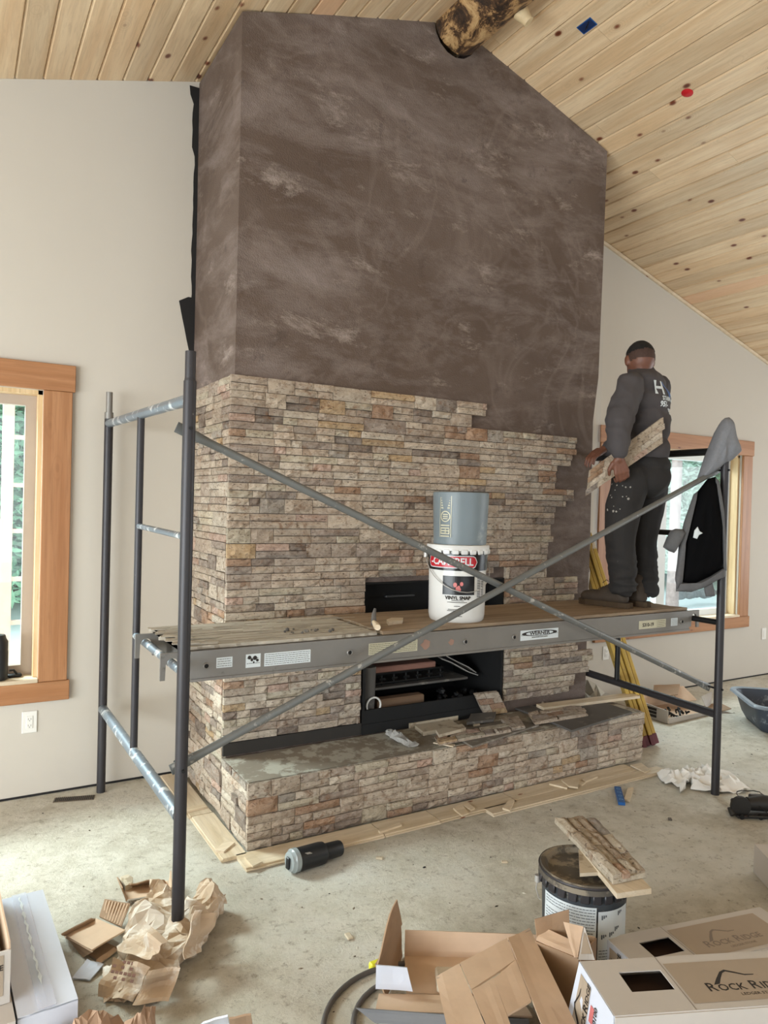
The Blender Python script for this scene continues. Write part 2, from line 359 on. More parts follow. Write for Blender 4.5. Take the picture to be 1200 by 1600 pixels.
# outdoors
M['snow'] = plain('snow', (240, 246, 250), .7, var=.05, scale=2, bump=.4, bs=6)
M['bark'] = plain('pine_bark', (176, 156, 152), .9, var=.4, scale=14, bump=1, bs=20)
M['leaf'] = plain('pine_foliage', (150, 190, 160), .8, var=.5, scale=3)
M['leaf2'] = plain('pale_foliage', (190, 216, 194), .8, var=.4, scale=3)
M['fieldstone'] = plain('field_stone', (128, 130, 132), .9, var=.3, scale=8, bump=.6)
M['redwood'] = plain('glare_paled_redwood', (226, 190, 176), .7, var=.15, scale=8)  # reddish wood, colour paled to look overexposed by daylight
M['tape'] = plain('clear_packing_tape', (196, 176, 150), .15, var=.05)
# ---------------------------------------------------------------- the room
WY = 4.23; RX = 2.485; RZ = 4.432; SL = .303
def ceil_z(x): return RZ - SL*abs(x-RX)
XL, XR, YB = -3.6, 8.57, -5.5
MB().box((XL-.2, YB-.2, -.12), (XR+.2, WY+.2, 0)).build('floor', M['floor'], kind='structure', label='dusty concrete subfloor with mortar smears')
# gable wall with two window openings
WIN = [(-1.46, .395, .612, 2.16), (4.70, 6.50, .612, 2.16)]
b = MB(); xs = [XL, WIN[0][0], WIN[0][1], RX, WIN[1][0], WIN[1][1], XR]
for i in range(6):
    x0, x1 = xs[i], xs[i+1]
    if i in (1, 4):
        b.prism([(x0, WY, 0), (x1, WY, 0), (x1, WY, .612), (x0, WY, .612)], (0, .18, 0))
        b.prism([(x0, WY, 2.16), (x1, WY, 2.16), (x1, WY, ceil_z(x1)), (x0, WY, ceil_z(x0))], (0, .18, 0))
    else: b.prism([(x0, WY, 0), (x1, WY, 0), (x1, WY, ceil_z(x1)), (x0, WY, ceil_z(x0))], (0, .18, 0))
wall_back = b.build('wall_back', M['drywall'], kind='structure')
def holed_wall(name, axis, at, th, a0, a1, holes, top):
    b = MB(); cuts = sorted({a0, a1, *[h[0] for h in holes], *[h[1] for h in holes]})
    for i in range(len(cuts)-1):
        c0, c1 = cuts[i], cuts[i+1]; hh = [h for h in holes if h[0] <= c0 and h[1] >= c1]
        zs = [(0, hh[0][2]), (hh[0][3], None)] if hh else [(0, None)]
        for z0, z1 in zs:
            t0 = top(c0) if z1 is None else z1; t1 = top(c1) if z1 is None else z1
            if axis == 'X': b.prism([(at, c0, z0), (at, c1, z0), (at, c1, t1), (at, c0, t0)], (th, 0, 0))
            else: b.prism([(c0, at, z0), (c1, at, z0), (c1, at, t1), (c0, at, t0)], (0, th, 0))
    return b.build(name, M['drywall'], kind='structure')
holed_wall('wall_left', 'X', XL, -.18, YB, WY, [(-1.8, 3.0, .02, 2.3)], lambda a: ceil_z(XL)+.02)
holed_wall('wall_right', 'X', XR, .18, YB, WY, [(-1.0, 3.4, .6, 2.3)], lambda a: ceil_z(XR)+.02)
holed_wall('wall_front', 'Y', YB, -.18, XL, XR, [(-1.2, RX, .05, 3.0), (RX, 5.6, .05, 3.0)], ceil_z)
# ceiling boards, each its own piece
ce = MB()
for sgn, x1 in ((-1, XL-.2), (1, XR+.2)):
    ce.prism([(RX, YB-.2, RZ+.03), (x1, YB-.2, ceil_z(x1)+.03), (x1, YB-.2, ceil_z(x1)+.12), (RX, YB-.2, RZ+.12)], (0, WY+.4-YB, 0))
ceiling = ce.build('ceiling', M['pine_ceiling'], kind='structure', label='vaulted knotty pine tongue and groove ceiling')
BWX = .1325; LEN = math.sqrt(1+SL*SL)
meshes = {}
def ceil_board(L):
    key = round(L, 2)
    if key not in meshes:
        w = BWX*LEN; e = .008; b = MB()
        pr = [(0.001, .02), (w-.001, .02), (w-.001, e), (w-e-.001, 0), (e+.001, 0), (0.001, e)]
        b.prism([(x, 0, z) for x, z in pr], (0, L, 0)); o = b.build('ceiling_board', M['pine_ceiling']); meshes[key] = o.data; bpy.data.objects.remove(o)
    return meshes[key]
rnd = random.Random(3)
for sgn in (-1, 1):
    nb = int((RX-XL)/BWX)+1
    for i in range(nb):
        cut = rnd.choice([.3, .9, 1.6, 2.2, 2.9, -.6, 3.4]); 
        for y0, y1 in ((YB, cut), (cut, WY)):
            o = bpy.data.objects.new('ceiling_board', ceil_board(y1-y0-.001)); C.objects.link(o); o.parent = ceiling
            xa = RX+sgn*i*BWX
            if sgn > 0: m = Matrix.Translation((xa, y0, RZ-SL*i*BWX))@Matrix.Rotation(math.atan(SL), 4, 'Y')
            else: m = Matrix.Translation((xa-BWX, y0, RZ-SL*(i+1)*BWX))@Matrix.Rotation(-math.atan(SL), 4, 'Y')
            o.matrix_local = m
# thin pine trim along the right rake
b = MB(); b.prism([(3.75, WY-.018, ceil_z(3.75)-.004), (XR, WY-.018, ceil_z(XR)-.004), (XR, WY-.018, ceil_z(XR)-.03), (3.75, WY-.018, ceil_z(3.75)-.03)], (0, .017, 0))
b.build('trim_1', M['pine'], kind='structure', label='thin pine rake trim under the right ceiling slope')
# thin black strip standing in for the shadow line at the wall foot
b = MB(); b.box((XL, WY-.004, 0.001), (XR, WY-.0005, .012)); b.build('wall_foot_shadow', M['tar'], kind='structure')
# ---------------------------------------------------------------- gable windows
def window(n, x0, x1, z0, z1, lab, mull, vm):
    r = MB(); 
    w = .12; d = .03
    r.box((x0, WY+.02, z0), (x0+.022, WY+.17, z1)); r.box((x1-.022, WY+.02, z0), (x1, WY+.17, z1)); r.box((x0, WY+.02, z1-.022), (x1, WY+.17, z1))
    root = r.build('window_%d' % n, M['jamb'], kind='structure', label=lab)
    for xx0, xx1 in ((x0-.142, x0), (x1, x1+.142)):
        MB().bbox((xx0, WY-.025, z0-.0), (xx1, WY-.001, z1+.0), .003).build('side_casing', M['cedar'], root)
    MB().bbox((x0-.155, WY-.03, z1+.001), (x1+.155, WY-.001, z1+.142), .003).build('head_casing', M['cedar_h'], root)
    MB().bbox((x0-.155, WY-.03, z0-.105), (x1+.155, WY-.001, z0-.001), .003).build('apron', M['cedar_h'], root)
    MB().bbox((x0, WY-.03, z0-.001), (x1, WY+.12, z0+.02), .003).build('window_sill', M['pine'], root)
    y0 = WY+.10; y1 = WY+.16; fz0 = z0+.02
    cols = [x0+.02]+mull+[x1-.02]
    for k in range(len(cols)-1):
        a, c = cols[k], cols[k+1]; s = .055
        fr = MB(); fr.box((a, y0, fz0), (a+s, y1, z1-.02)); fr.box((c-s, y0, fz0), (c, y1, z1-.02)); fr.box((a+s, y0, fz0), (c-s, y1, fz0+s)); fr.box((a+s, y0, z1-.02-s), (c-s, y1, z1-.02))
        f = fr.build('sash', vm, root)
        MB().box((a+s, y0+.025, fz0+s), (c-s, y0+.031, z1-.02-s)).build('pane', M['glass'], f)
    return root
w1 = window(1, *WIN[0], 'cedar cased window at the left edge, tumbler on its sill', [-.53], M['vinyl'])
w2 = window(2, *WIN[1], 'cedar cased window on the right behind the worker and hanging jacket', [5.50], M['vinylw'])
# crank handle on the left sill
p = FY(27, 1050, 4.24); b = MB(); b.bbox((.255, 4.275, .634), (.325, 4.315, .650), .006); b.tube([(.30, 4.29, .650), (.285, 4.285, .672), (.265, 4.28, .672)], .006, 8); b.tube([(.255, 4.29, .640), (.215, 4.28, .640)], .005, 8)
b.build('window_crank', M['black'], smooth=40, label='small black crank handle lying on the left window sill', cat='handle')
# outlets
def outlet(cx, cz, lab, switch=False):
    t0 = thing('wall_outlet', lab, 'outlet', (cx, WY, cz-.058))
    MB().bbox((cx-.037, WY-.007, cz-.058), (cx+.037, WY, cz+.058), .003).build('cover_plate', M['white_plastic'], t0)
    f = MB().bbox((cx-.0165, WY-.010, cz-.034), (cx+.0165, WY-.006, cz+.034), .002).build('socket_face', M['white_plastic'], t0)
    if not switch:
        s = MB()
        for dz in (.017, -.017):
            s.box((cx-.007, WY-.0108, cz+dz-.004), (cx-.0055, WY-.0099, cz+dz+.005)); s.box((cx+.0055, WY-.0108, cz+dz-.004), (cx+.007, WY-.0099, cz+dz+.005)); s.box((cx-.002, WY-.0108, cz+dz-.010), (cx+.002, WY-.0099, cz+dz-.007))
        s.build('slots', M['ink'], f)
outlet(.361, .401, 'white duplex outlet below the left window')
outlet(4.706, .408, 'white duplex outlet seen between the stone and the ladder')
outlet(6.944, .415, 'white outlet on the far right wall below the window', True)
# electrical box and red cap on the right ceiling slope
cm = TR((2.97, 2.93, ceil_z(2.97)), 0, 0, math.atan(SL))
e = thing('ceiling_junction_box', 'blue open electrical box set in the pine ceiling', 'electrical box', (2.97, 2.93, ceil_z(2.97)))
b = MB()
for a, c in (((-.03, -.05, -.004), (-.026, .05, .0)), ((.026, -.05, -.004), (.03, .05, .0)), ((-.026, -.05, -.004), (.026, -.046, .0)), ((-.026, .046, -.004), (.026, .05, .0))): b.box(a, c, cm)
b.build('rim', M['blue'], e); MB().box((-.026, -.046, -.003), (.026, .046, -.001), cm).build('interior', plain('shaded_blue_box_inside', (14, 40, 84), .5), e)  # interior is a flat plate, darker blue for the shade inside the box
w_ = MB(); w_.tube([cm@Vector(q) for q in ((-.015, -.03, -.003), (.0, 0, -.012), (.012, .02, -.004))], .003, 6); w_.build('wire', M['black'], e)
cm = TR((3.671, 2.803, ceil_z(3.671)), 0, 0, math.atan(SL))
b = MB(); b.lathe([(.0, -.012), (.012, -.012), (.026, -.006), (.034, -.001)], (0, 0, 0), 18); b.v = [cm@v for v in b.v]
b.build('sprinkler_cap', M['red'], smooth=True, label='round red plastic cap on a pinkish ceiling board', cat='cap')
# log ridge beam
b = MB()
def logf(u, v):
    y = YB+(3.478-YB)*u; a = 2*pi*v; r = .155*(1+.07*fnoise((cos(a), sin(a), y*.8), 1.4, 2)+.03*fnoise((cos(a)*2, sin(a)*2, y*3), 2, 4))
    return Vector((RX+r*cos(a), y, 4.40+r*sin(a)))
b.grid(logf, 90, 28)
lg = thing('log_ridge_beam', 'bark mottled peeled log ridge beam meeting the chimney top', 'beam', (RX, 3.4, 4.40-.15))
b.build('log', M['log'], lg, smooth=True, fixn=False)
kp = FD(785, 30, 3.85); kc = Vector((RX+.105, 3.05, 4.29)); kd = Vector((.55, -.35, -.75)).normalized()
MB().tube([kc, kc+kd*.05, kc+kd*.075], [.045, .032, .030], 14).build('branch_stub', [M['logend']], lg, smooth=50, label='pale sawn branch stub')
# ---------------------------------------------------------------- fireplace
CX0, CX1, CY = 1.19, 3.735, 3.492
fp = thing('fireplace', 'tall brown plastered chimney half clad in split travertine around a black firebox', 'fireplace', ((CX0+CX1)/2, 3.86, 0))
b = MB()
top = lambda x: ceil_z(x)-.012
zc = 1.18
notch = []
for k in range(9):
    a = pi*k/8; notch.append((RX-.155*cos(a), 4.40-.165*sin(a)))
poly = [(CX0, zc), (3.705, zc), (3.70, 2.2), (3.74, 2.5), (3.752, 3.2), (3.762, top(3.762))]+[(x, z) for x, z in notch[::-1]]+[(CX0-.004, top(CX0)), (CX0, 3.2)]
b.prism([(x, CY, z) for x, z in poly], (0, WY-.002-CY, 0))
b.box((CX0, CY, 0), (1.955, WY-.002, zc)); b.box((2.955, CY, 0), (3.70, WY-.002, zc))
b.box((1.955, CY, 0), (2.955, WY-.002, .372)); b.box((1.955, CY, .90), (2.955, WY-.002, .965)); b.box((1.955, 4.0, .372), (2.955, WY-.002, zc)); b.box((1.955, CY, 1.166), (2.955, WY-.002, zc))
b.build('plaster_shell', M['plaster'], fp)
# recess above the fire
b = MB(); b.box((1.957, 3.62, .967), (2.953, 3.66, 1.164)); b.box((1.957, CY-.01, .967), (1.965, 3.62, 1.164)); b.box((2.945, CY-.01, .967), (2.953, 3.62, 1.164)); b.box((1.965, CY-.01, 1.156), (2.945, 3.62, 1.164)); b.box((1.965, CY-.01, .967), (2.945, 3.62, .972))
vr = b.build('vent_recess', M['flat_black'], fp)
MB().bbox((2.16, 3.585, 1.06), (2.36, 3.62, 1.075), .004).build('vent_handle', plain('grey_vent_bar', (90, 92, 94), .4, .5), vr)
# firebox
b = MB(); b.box((1.957, 3.97, .374), (2.953, 3.995, .898)); b.box((1.957, CY-.02, .374), (1.972, 3.97, .898)); b.box((2.938, CY-.02, .374), (2.953, 3.97, .898)); b.box((1.972, CY-.02, .884), (2.938, 3.97, .898)); b.box((1.972, CY-.02, .374), (2.938, 3.97, .380)); b.box((1.972, CY-.018, .380), (2.938, CY-.004, .455)); b.box((1.957, CY-.024, .324), (2.953, CY-.004, .380))
fb = b.build('firebox', M['flat_black'], fp)
MB().bbox((1.974, CY+.13, .515), (2.80, 3.965, .530), .003).build('shelf', M['dkgrey'], fb)
rk = MB()
for k in range(7):
    x = 2.11+k*.085; rk.tube([(x, CY+.18, .53), (x, CY+.18, .595)], .006, 6); rk.tube([(x-.02, CY+.175, .565), (x+.02, CY+.175, .565)], .008, 6)
rk.tube([(2.09, CY+.18, .595), (2.64, CY+.18, .595)], .008, 6); rk.tube([(2.09, CY+.18, .54), (2.64, CY+.18, .54)], .008, 6); rk.tube([(2.09, CY+.34, .595), (2.64, CY+.34, .595)], .008, 6)
for x in (2.09, 2.64): rk.tube([(x, CY+.18, .595), (x, CY+.34, .595), (x, CY+.34, .53)], .008, 6)
rk.build('burner_rack', M['black'], smooth=40, label='black steel burner rack standing on the firebox shelf', cat='rack')
MB().bbox((2.09, CY+.17, .604), (2.58, CY+.40, .640), .006).build('brick_panel', plain('pinkish_brick_panel', (150, 108, 94), .85, bump=.4), label='pinkish brick panel lying on the rack inside the firebox', cat='panel')
MB().bbox((2.10, CY+.05, .3805), (2.42, CY+.12, .482), .008).build('cardboard_carton', plain('shade_darkened_carton', (118, 92, 70), .85), label='long brown carton on the firebox floor', cat='box')  # brown card darkened in colour for the dim firebox
b = MB(); b.tube([(2.045+.045*cos(a*pi/10), CY+.008, .47+.045*sin(a*pi/10)) for a in range(-8, 13)], .0055, 8)
b.build('white_cable', M['white_plastic'], smooth=True, label='loop of white cable at the left of the firebox floor', cat='cable')
b = MB(); b.lathe([(.0, 0), (.040, 0), (.045, .12), (.048, .30), (.0, .302)], (2.033, CY+.065, .381), 18)
b.build('grey_canister', M['dkgrey'], smooth=50, label='tall grey canister at the left inside the firebox', cat='canister')
b = MB(); b.sheet([(2.64, CY+.2, .64), (2.87, CY+.12, .532), (2.87, CY+.25, .532), (2.66, CY+.33, .65)], .006, 4, 2, .01); b.sheet([(2.66, CY+.22, .67), (2.88, CY+.15, .54), (2.88, CY+.27, .54), (2.68, CY+.34, .68)], .006, 4, 2, .012, 3)
b.build('folded_paper', plain('grey_paper', (150, 146, 140), .8), label='folded grey papers leaning in the firebox beside the rack', cat='papers')
b = MB(); rr = random.Random(5)
for k in range(22):
    bm = bmesh.new(); bmesh.ops.create_icosphere(bm, subdivisions=1, radius=rr.uniform(.012, .026))
    for v in bm.verts: v.co *= rr.uniform(.7, 1.2)
    b.bm(bm, Matrix.Translation((rr.uniform(2.52, 2.84), rr.uniform(CY+.03, CY+.16), .385+rr.uniform(.008, .085))))
b.build('lava_rock', M['black'], kind='stuff', label='heap of black lava rock on the firebox floor', cat='rocks')
# ---- split-face stone cladding
PAL = [((208, 190, 168), 10), ((198, 177, 154), 9), ((218, 204, 184), 6), ((186, 164, 142), 7), ((170, 150, 132), 4), ((150, 130, 116), 3), ((122, 106, 96), 1.6), ((158, 148, 136), 1.4), ((172, 122, 76), 1.3), ((158, 106, 56), 1.1), ((198, 162, 108), 1.6), ((196, 158, 138), 1.2), ((104, 80, 64), 2.2), ((204, 192, 166), 3)]
def pick(r):
    s = r.uniform(0, sum(w for _, w in PAL))
    for c, w in PAL:
        s -= w
        if s <= 0: break
    k = r.uniform(.93, 1.07); return srgb(*[min(255, x*k) for x in c])
def stones(u0, u1, z0, z1, umax, holes, seed, H=.038):
    """list of (u0, u1, z0, z1) in courses of four strips"""
    r = random.Random(seed); out = []; nrow = int(round((z1-z0)/H)); H = (z1-z0)/nrow
    def free(a, b_, c, d):
        for h in holes:
            if b_ > h[0]+.001 and a < h[1]-.001 and d > h[2]+.004 and c < h[3]-.004: return False
        return True
    def clip(a, b_, c, d, force=False):
        segs = [(a, b_)]
        for h in holes:
            if d > h[2]+.006 and c < h[3]-.006:
                ns = []
                for s0, s1 in segs:
                    if s1 <= h[0] or s0 >= h[1]: ns.append((s0, s1))
                    else:
                        if s0 < h[0]: ns.append((s0, h[0]))
                        if s1 > h[1]: ns.append((h[1], s1))
                segs = ns
        for s0, s1 in segs:
            if s1-s0 > .018: out.append((s0, s1, c, d))
    i = 0
    while i < nrow:
        pair = 2 if i+1 < nrow else 1
        za, zb = z1-(i+pair)*H, z1-i*H; zm = z1-(i+1)*H
        lim = lambda zz0, zz1: min(u1, umax((zz0+zz1)/2))
        u = u0; 
        while u < u1:
            L = r.uniform(.11, .29)
            if u+L > u1-.05: L = u1-u
            l1 = lim(zm, zb); l2 = lim(za, zm)
            if pair == 2 and r.random() < .36 and abs(l1-l2) < .03:
                L2 = min(L, .15) if r.random() < .7 else L
                if u+L2 > u1-.05: L2 = u1-u
                e = min(u+L2, l1)
                if e-u > .02: clip(u, e, za, zb)
                u += L2; continue
            for (a, b_, lm) in ((zm, zb, l1), (za, zm, l2)) if pair == 2 else ((zm, zb, l1),):
                e = min(u+L, lm)
                if e-u < .02: continue
                if e-u > .14 and r.random() < .5:
                    m = u+(e-u)*r.uniform(.35, .65); clip(u, m, a, b_); clip(m, e, a, b_)
                else: clip(u, e, a, b_)
            u += L
        i += pair
    return out
def stone_geo(mb, s, face, r, thick=.026, n=None):
    """one rough block; face(u, out, z) gives the world point"""
    a, b_, c, d = s; g = .0013; a += g; b_ -= g; c += g*1.3; d -= g*1.3
    nu = n or (3 if b_-a < .09 else 4); nz = 2 if d-c < .05 else 3
    pr = thick+r.uniform(-.005, .009); mb.col = pick(r); vs = []; tilt = r.uniform(-.004, .004)
    for i in range(nu+1):
        for j in range(nz+1):
            edge = i in (0, nu) or j in (0, nz)
            o = pr+tilt*(i/nu-.5)*2+(r.uniform(-.008, -.001) if edge else r.uniform(-.003, .010))
            vs.append(face(a+(b_-a)*(i/nu)+(0 if i in (0, nu) else r.uniform(-.003, .003)), o, c+(d-c)*(j/nz)))
    w = nz+1; fs = [(i*w+j, (i+1)*w+j, (i+1)*w+j+1, i*w+j+1) for i in range(nu) for j in range(nz)]
    per = [i*w for i in range(nu+1)]+[nu*w+j for j in range(1, w)]+[i*w+nz for i in range(nu-1, -1, -1)]+[j for j in range(nz-1, 0, -1)]
    k = len(vs); back = []
    for q, idx in enumerate(per):
        i, j = divmod(idx, w); vs.append(face(a+(b_-a)*(i/nu), 0, c+(d-c)*(j/nz)))
    P = len(per)
    for q in range(P): fs.append((per[q], k+q, k+(q+1) % P, per[(q+1) % P]))
    mb.add(vs, fs)
def clad(sets, root, seed):
    r = random.Random(seed); allst = []
    for lst, face in sets:
        for s in lst:
            m = face((s[0]+s[1])/2, .02, (s[2]+s[3])/2); d = (m-O).length
            allst.append(((s[1]-s[0])*(s[3]-s[2])/d**2*(0.8 if face.side else 1), s, face))
    allst.sort(key=lambda q: -q[0])
    rest = MB()
    for i, (k, s, face) in enumerate(allst):
        if i < 298:
            mb = MB(); stone_geo(mb, s, face, r); mb.build('stone', M['stone'], root, colors=True)
        else: stone_geo(rest, s, face, r)
    if rest.f: rest.build('small_stones', M['stone'], root, colors=True, kind='stuff')
    return len(allst)
def mkface(fn, side):
    f = lambda u, o, z: fn(u, o, z)
    class F:
        def __call__(s, u, o, z): return fn(u, o, z)
    q = F(); q.side = side; return q
front = mkface(lambda u, o, z: Vector((u, CY-.0005-o, z)), False)
left = mkface(lambda u, o, z: Vector((CX0-.0005-o, u, z)), True)
EDGE = [(2.23, 2.765), (2.152, 2.765), (2.151, 2.66), (2.076, 2.66), (2.0755, 3.53), (1.975, 3.53), (1.974, 3.49), (1.90, 3.49), (1.899, 3.37), (1.745, 3.35), (1.744, 3.52), (1.672, 3.52), (1.671, 3.45), (1.60, 3.45), (1.599, 3.355), (1.52, 3.345), (1.519, 3.32), (1.44, 3.32), (1.439, 3.345), (1.37, 3.345), (1.369, 3.30), (1.29, 3.30), (1.289, 3.34), (1.228, 3.34), (1.227, 3.30), (1.146, 3.30), (1.145, 3.58), (1.06, 3.58), (1.059, 3.54), (.80, 3.54), (.66, 3.60), (.659, 3.735), (.571, 3.735), (.57, 3.70), (.506, 3.70), (.505, 3.57), (.42, 3.57), (.419, 3.53), (.3, 3.53)]
def umax(z):
    for (za, xa), (zb, xb) in zip(EDGE, EDGE[1:]):
        if zb <= z <= za: return xa+(xb-xa)*((za-z)/(za-zb) if za > zb else 0)
    return 2.765
HOLES = [(1.955, 2.955, .966, 1.165), (1.942, 2.962, 0, .885)]
fs_ = stones(CX0-.026, 3.74, .392, 2.228, umax, HOLES, 11)
ls_ = stones(CY+.001, WY-.01, .02, 2.228, lambda z: 9, [], 12)
ls_ = [s for s in ls_]
n1 = clad([(fs_, front), (ls_, left)], fp, 21)
# dark starter ledger under the front stone
b = MB(); b.box((CX0-.02, CY-.018, .326), (1.955, CY-.001, .388)); b.build('starter_ledger', plain('dark_ledger_strip', (50, 46, 42), .8), fp)
# metal lath sticking out at the right corner, plaster bead
b = MB(); 
for k in range(150):
    z = 2.95-k*.0125
    if z < 1.35: break
    for q in range(5):
        x0 = 3.735+q*.009+(.012*fnoise((z, 0, 0), 3)); s_ = .0045
        b.add([(x0, CY+.004, z), (x0+.0015, CY+.004, z), (x0+.009, CY+.004, z-.0125), (x0+.0075, CY+.004, z-.0125)], [(0, 1, 2, 3)])
        b.add([(x0+.0075, CY+.005, z), (x0+.009, CY+.005, z), (x0+.0015, CY+.005, z-.0125), (x0, CY+.005, z-.0125)], [(0, 1, 2, 3)])
b.build('metal_lath', M['lath'], fp, fixn=False, kind='stuff')
b = MB(); pts = []
for k in range(60):
    z = .98+k*.0375*.9; pts.append((z, 3.712+.014*fnoise((0, z, 3), 9)+.006*fnoise((0, z, 3), 40)))
b.add([(3.69, CY+.006, z) for z, x in pts]+[(x, CY+.006, z) for z, x in pts], [(i, i+1, 60+i+1, 60+i) for i in range(59)])
b.add([(3.69, CY+.012, z) for z, x in pts]+[(x+.004, CY+.012, z) for z, x in pts], [(i, i+1, 60+i+1, 60+i) for i in range(59)])
b.build('white_corner_bead', plain('white_plaster_bead', (196, 190, 182), .8), fp, fixn=False)
# torn tar paper along the chimney's left side, on the wall
def tar(pts, lab):
    b = MB(); n = len(pts)
    b.add([(x0, WY-.004, z) for z, x0, x1 in pts]+[(x1, WY-.006, z) for z, x0, x1 in pts], [(i, i+1, n+i+1, n+i) for i in range(n-1)])
    b.add([(x0, WY-.0015, z) for z, x0, x1 in pts]+[(x1, WY-.0015, z) for z, x0, x1 in pts], [(i, i+1, n+i+1, n+i) for i in range(n-1)])
    b.build('tar_paper', M['tar'], fixn=False, label=lab, cat='tar paper')
tar([(z, 1.165-.01*fnoise((z, 0, 1), 8)-(.035 if z > 3.93 else 0)-(.012 if 3.6 < z < 3.93 else 0), 1.192) for z in [2.75+.05*i for i in range(26)]], 'torn black tar paper edge high beside the chimney')
tar([(z, 1.192-(.028+.075*max(0, (z-2.45)/.33)*(1 if z < 2.78 else .2))*1.0+.006*fnoise((z, 2, 1), 9), 1.192) for z in [2.24+.03*i for i in range(19)]], 'black tar paper flap curling out beside the chimney at mid height')
# ---------------------------------------------------------------- raised hearth
HX0, HX1, HY0, HZ = 1.192, 3.80, 3.128, .318
hr = thing('raised_hearth', 'long low hearth faced with split travertine under a dusty cement top', 'hearth', ((HX0+HX1)/2, 3.3, 0))
MB().box((HX0, HY0, 0), (HX1, CY-.003, HZ-.012)).build('hearth_core', M['hearthtop'], hr)
b = MB(); b.grid(lambda u, v: Vector((HX0-.018+(HX1-HX0+.018)*u, HY0-.010+(CY-.022-HY0+.010)*v, HZ+.0022*fnoise((u*26, v*4, 0), 2))), 70, 10); b.box((HX0-.018, HY0-.012, HZ-.013), (HX1, CY-.022, HZ-.002))
b.build('hearth_top', M['hearthtop'], hr, smooth=30)
hf = mkface(lambda u, o, z: Vector((u, HY0-.0005-o, z)), False); hl = mkface(lambda u, o, z: Vector((HX0-.0005-o, u, z)), True); hrr = mkface(lambda u, o, z: Vector((HX1+.0005+o, u, z)), True)
a_ = stones(HX0-.026, HX1+.02, .012, .315, lambda z: 9, [], 31); c_ = stones(HY0-.001, CY-.004, .012, .315, lambda z: 9, [], 33); d_ = stones(HY0-.001, CY-.03, .012, .315, lambda z: 9, [], 35)
n2 = clad([(a_, hf), (c_, hl), (d_, hrr)], hr, 22)
print('stones', n1, n2)
# ---------------------------------------------------------------- loose pieces helper
def slabpix(name, pix, z, th, mat, lab, cat, group=None, dz=None, bev=.003, stone=False, seed=0, strips=0):
    """a flat piece whose top outline is where the pixels meet the plane z+th"""
    P = [FZ(x, y, z+th) for x, y in pix]
    if dz: P = [p+Vector((0, 0, q)) for p, q in zip(P, dz)]
    b = MB()
    if stone and len(P) == 4:
        r = random.Random(seed); A, B, C2, D = P; n = strips or 3; m = max(3, int((B-A).length/.07))
        dn = Vector((0, 0, -1))
        b.col = pick(r); b.prism([p+dn*th for p in P], (0, 0, th*.45))
        for j in range(n):
            off = [0, .03, -.02, .015][(j+seed) % 4]; cuts = [0]+sorted(r.uniform(.12, .88) for _ in range(m-2))+[1]
            for i in range(len(cuts)-1):
                if cuts[i+1]-cuts[i] < .04: continue
                b.col = pick(r); g = .004; u0, u1 = cuts[i]+g+off, cuts[i+1]-g+off; v0, v1 = j/n+.01, (j+1)/n-.01
                f = lambda u, v, h: A.lerp(B, u).lerp(D.lerp(C2, u), v)+Vector((0, 0, h))
                hh = [r.uniform(-.3, .1)*th for _ in range(9)]; top_ = [f(u0+(u1-u0)*p/2, v0+(v1-v0)*q/2, hh[p*3+q]+(.12*th if (p, q) == (1, 1) else 0)) for p in range(3) for q in range(3)]
                lo = [f(u, v, -th*.6) for u, v in ((u0, v0), (u1, v0), (u1, v1), (u0, v1))]
                b.add(top_+lo, [(0, 3, 4, 1), (1, 4, 5, 2), (3, 6, 7, 4), (4, 7, 8, 5), (9, 10, 6, 3, 0), (10, 11, 8, 7, 6), (11, 12, 2, 5, 8), (12, 9, 0, 1, 2)])
        return b.build(name, M['stone'], colors=True, label=lab, cat=cat, group=group)
    b.prism([p-Vector((0, 0, th)) for p in P], (0, 0, th))
    return b.build(name, mat, label=lab, cat=cat, group=group)
# ---------------------------------------------------------------- scaffold
PX0, PX1, PYN, PYF = .71, 3.752, 2.562, 4.13
sc_ = thing('scaffold', 'dark steel frame scaffold with crossed braces standing around the fireplace', 'scaffold', (2.2, 3.3, 0))
R = .0225
def frame_end(x, yn, yf, pin_n, far_h):
    p = MB(); p.tube([(x, yn, .0), (x, yn, 2.02)], R, 18); p.build('pole', M['steel_dark'], sc_, smooth=50)
    q = MB(); q.tube([(x, yn, 2.0), (x, yn, 2.03)], [R, R*.85], 18, cap=True); q.tube([(x, yn, 2.02), (x, yn, pin_n)], R*.84, 18); q.build('coupling_pin', M['steel_dark'], sc_, smooth=50)
    p = MB(); p.tube([(x, yf, .0), (x, yf, 2.03)], R, 18); p.build('pole', M['steel_dark'], sc_, smooth=50)
    q = MB(); q.tube([(x, yf, 2.02), (x, yf, far_h)], R*.75, 14); q.tube([(x, yf, 2.025), (x, yf, 2.06)], R*1.02, 14); q.build('coupling_pin', M['alu'], sc_, smooth=50, label='bare metal coupling pin')
frame_end(PX0, PYN, PYF, 2.125, 2.17); frame_end(PX1, PYN-.02, 4.10, 2.125, 2.17)
def rail(name, a, b_, r, m, lab=None): MB().tube([a, b_], r, 16).build(name, m, sc_, smooth=50, label=lab)
rail('top_rail', (PX0, PYN+.01, 1.955), (PX0, PYF-.01, 2.0), R*.95, M['steel_worn'], 'scuffed silvery top rail')
rail('bottom_rail', (PX0, PYN+.01, .47), (PX0, PYF-.01, .455), R*1.1, M['steel_worn'], 'scuffed silvery bottom rail')
rail('upright', (PX0, 3.34, .46), (PX0, 3.34, 1.97), .0165, M['steel_dark'])
rail('rung', (PX0, PYN, .985), (PX0, 3.34, .985), .0165, M['steel_worn'], 'silvery rung carrying the plank')
rail('rung', (PX0, PYN, 1.467), (PX0, 3.34, 1.477), .0125, M['steel_worn'], 'thin silvery rung')
rail('top_rail', (PX1, PYN-.01, 1.955), (PX1, 4.09, 1.955), R*.95, M['black'])
